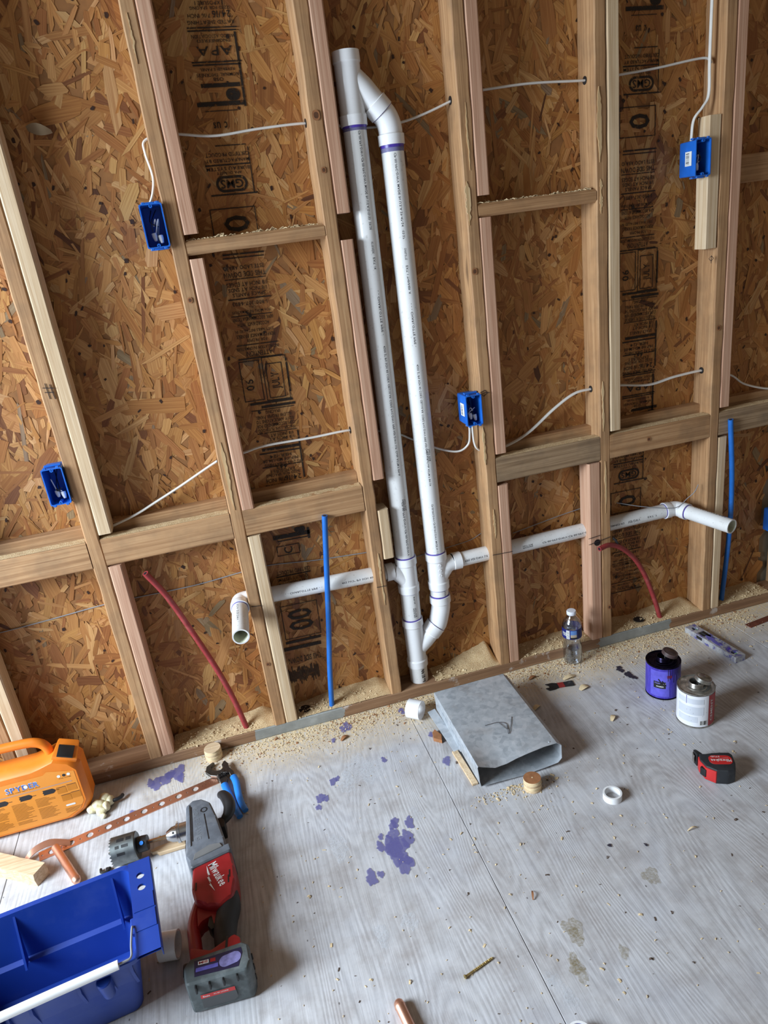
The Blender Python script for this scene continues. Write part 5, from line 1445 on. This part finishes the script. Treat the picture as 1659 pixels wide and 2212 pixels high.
for x, y, r in ((.099, .045, .020), (1.335, .040, .019)):
    part('bored_hole', lathe([(0, r), (.0010, r)], (x, y, .0395 if x < 1 else .045), (0, 0, 1), 20), 'black', wall)

def chips(name, n, fn, label, mat, smin, smax, seed, z=.0):
    r = random.Random(seed)
    mb = MB()
    for _ in range(n):
        p = fn(r)
        if p is None: continue
        x, y, zz = p
        L = r.uniform(smin, smax)*r.choice((.5, .8, 1, 1.6)); w = L*r.uniform(.2, .6); h = r.uniform(.0004, .0016); a = r.uniform(0, PI)
        c, s = math.cos(a), math.sin(a); b = r.uniform(0, .35)*L
        vs = []
        for q in (0, h):
            for px, py, k in ((-L/2, -w/2, 0), (0, -w/2, b), (L/2, -w/2, 0), (L/2, w/2, 0), (0, w/2*.8, b), (-L/2, w/2, 0)):
                vs.append((x+px*c-py*s, y+px*s+py*c, zz+.0002+q+k))
        mb.add((vs, [(0, 1, 4, 5), (1, 2, 3, 4), (11, 10, 7, 6), (10, 9, 8, 7), (0, 6, 7, 1), (1, 7, 8, 2), (2, 8, 9, 3), (3, 9, 10, 4), (4, 10, 11, 5), (5, 11, 6, 0)]), mat)
    o = mb.build(name, None, (0, 0, 0), 20)
    return tag(o, label, 'wood chips', None, 'stuff')
def near_wall(r):
    x = r.uniform(-.25, 1.75); y = -abs(r.gauss(0, .055))-.002
    if r.random() < .35 and not (.0 < x < .5 or .75 < x < 1.45): return None
    if .50 < x < .755 and y < -.10: return None
    return x, y, 0
def all_floor(r):
    x = r.uniform(-.4, 1.75); y = r.uniform(-1.2, -.03)
    if (-.32 < x < -.14 and y > -.9) or (.48 < x < .77 and -.50 < y < -.1): return None
    return x, y, 0
def by_duct(r):
    return r.gauss(.60, .06), -.495-abs(r.gauss(0, .022)), 0
def on_plate(r):
    x = r.uniform(-.32, 1.86); y = r.uniform(.002, .06)
    for s0, s1 in STUD.values():
        if s0-.045 < x < s1+.045: return None
    if .455 < x < .54: return None
    return x, y, .0382+.02*max(0, y/.09)
chips('wood_chips', 5200, near_wall, 'pale wood chips scattered on the floor along the wall', 'chip', .0016, .0048, 1)
chips('wood_chips', 750, near_wall, 'brown wood chips scattered on the floor along the wall', 'chipd', .002, .006, 2)
chips('wood_chips', 700, all_floor, 'light flecks of wood scattered over the open floor', 'chip', .002, .006, 3)
chips('wood_chips', 200, all_floor, 'dark flecks scattered over the open floor', plastic('dark_fleck', lin(88, 72, 62), .8), .002, .006, 4)
chips('wood_chips', 260, by_duct, 'chips spilled in front of the duct opening', 'chip', .002, .006, 5)
chips('wood_chips', 1500, on_plate, 'pale chips lying in the wall bays on the plate', 'chip', .002, .007, 6)
# dust and chips on top of the blocking
for x0, x1, z, lab in ((.035, .38, 1.4966, 'chips on the upper left block'), (.815, 1.16, 1.4966, 'chips on the upper right block')):
    chips('wood_chips', 130, lambda r: (r.uniform(x0, x1), r.uniform(.006, .05), z), 'shaggy '+lab+' between studs', 'chip', .006, .014, int(x0*100))
# single shavings that can be told apart
def shaving(x, y, L, a, label, mat='chip', w=.008):
    c, s = math.cos(a), math.sin(a)
    ps = [(x+c*L*(i/8-.5), y+s*L*(i/8-.5), .0015+.006*math.sin(PI*i/8)) for i in range(9)]
    vs, fs = [], []
    for i, p in enumerate(ps):
        ww = w*(.4+.6*math.sin(PI*(i+.5)/9))
        for d, dz in ((-1, 0), (1, 0), (1, .001), (-1, .001)): vs.append((p[0]-s*ww*d/2, p[1]+c*ww*d/2, p[2]+dz))
    for i in range(8):
        for k in range(4):
            j = (k+1) % 4
            fs.append((i*4+k, i*4+j, (i+1)*4+j, (i+1)*4+k))
    fs += [(3, 2, 1, 0), (32, 33, 34, 35)]
    o = MB().add((vs, fs), mat).build('wood_shaving', None, (x, y, 0))
    return tag(o, label, 'wood shaving', 'loose wood shavings')
shaving(.80, -.215, .032, .5, 'pale wood shaving just right of the duct', w=.016)
shaving(.985, -.185, .036, .3, 'broad wood shaving between the blade and the purple drips', w=.022)
shaving(.97, -.115, .045, .1, 'curled wood shaving just behind the tool blade', w=.018)
shaving(.985, -.355, .030, .8, 'small wood shaving left of the white can', w=.014)
shaving(.93, -.80, .028, .05, 'straw coloured splinter on the open floor at right', 'chip', .004)
shaving(.485, -.83, .024, 1.2, 'brown splinter near the floor seam', 'chipd', .005)
shaving(.195, -.105, .03, .6, 'brown wood shaving by the purple spots near the plate', 'chipd', .012)
shaving(.86, -.065, .03, .3, 'brown wood shaving at the foot of the plate', 'chipd', .012)
shaving(1.335, -.345, .03, .4, 'wood shaving in the shadow behind the cans', 'chip', .012)
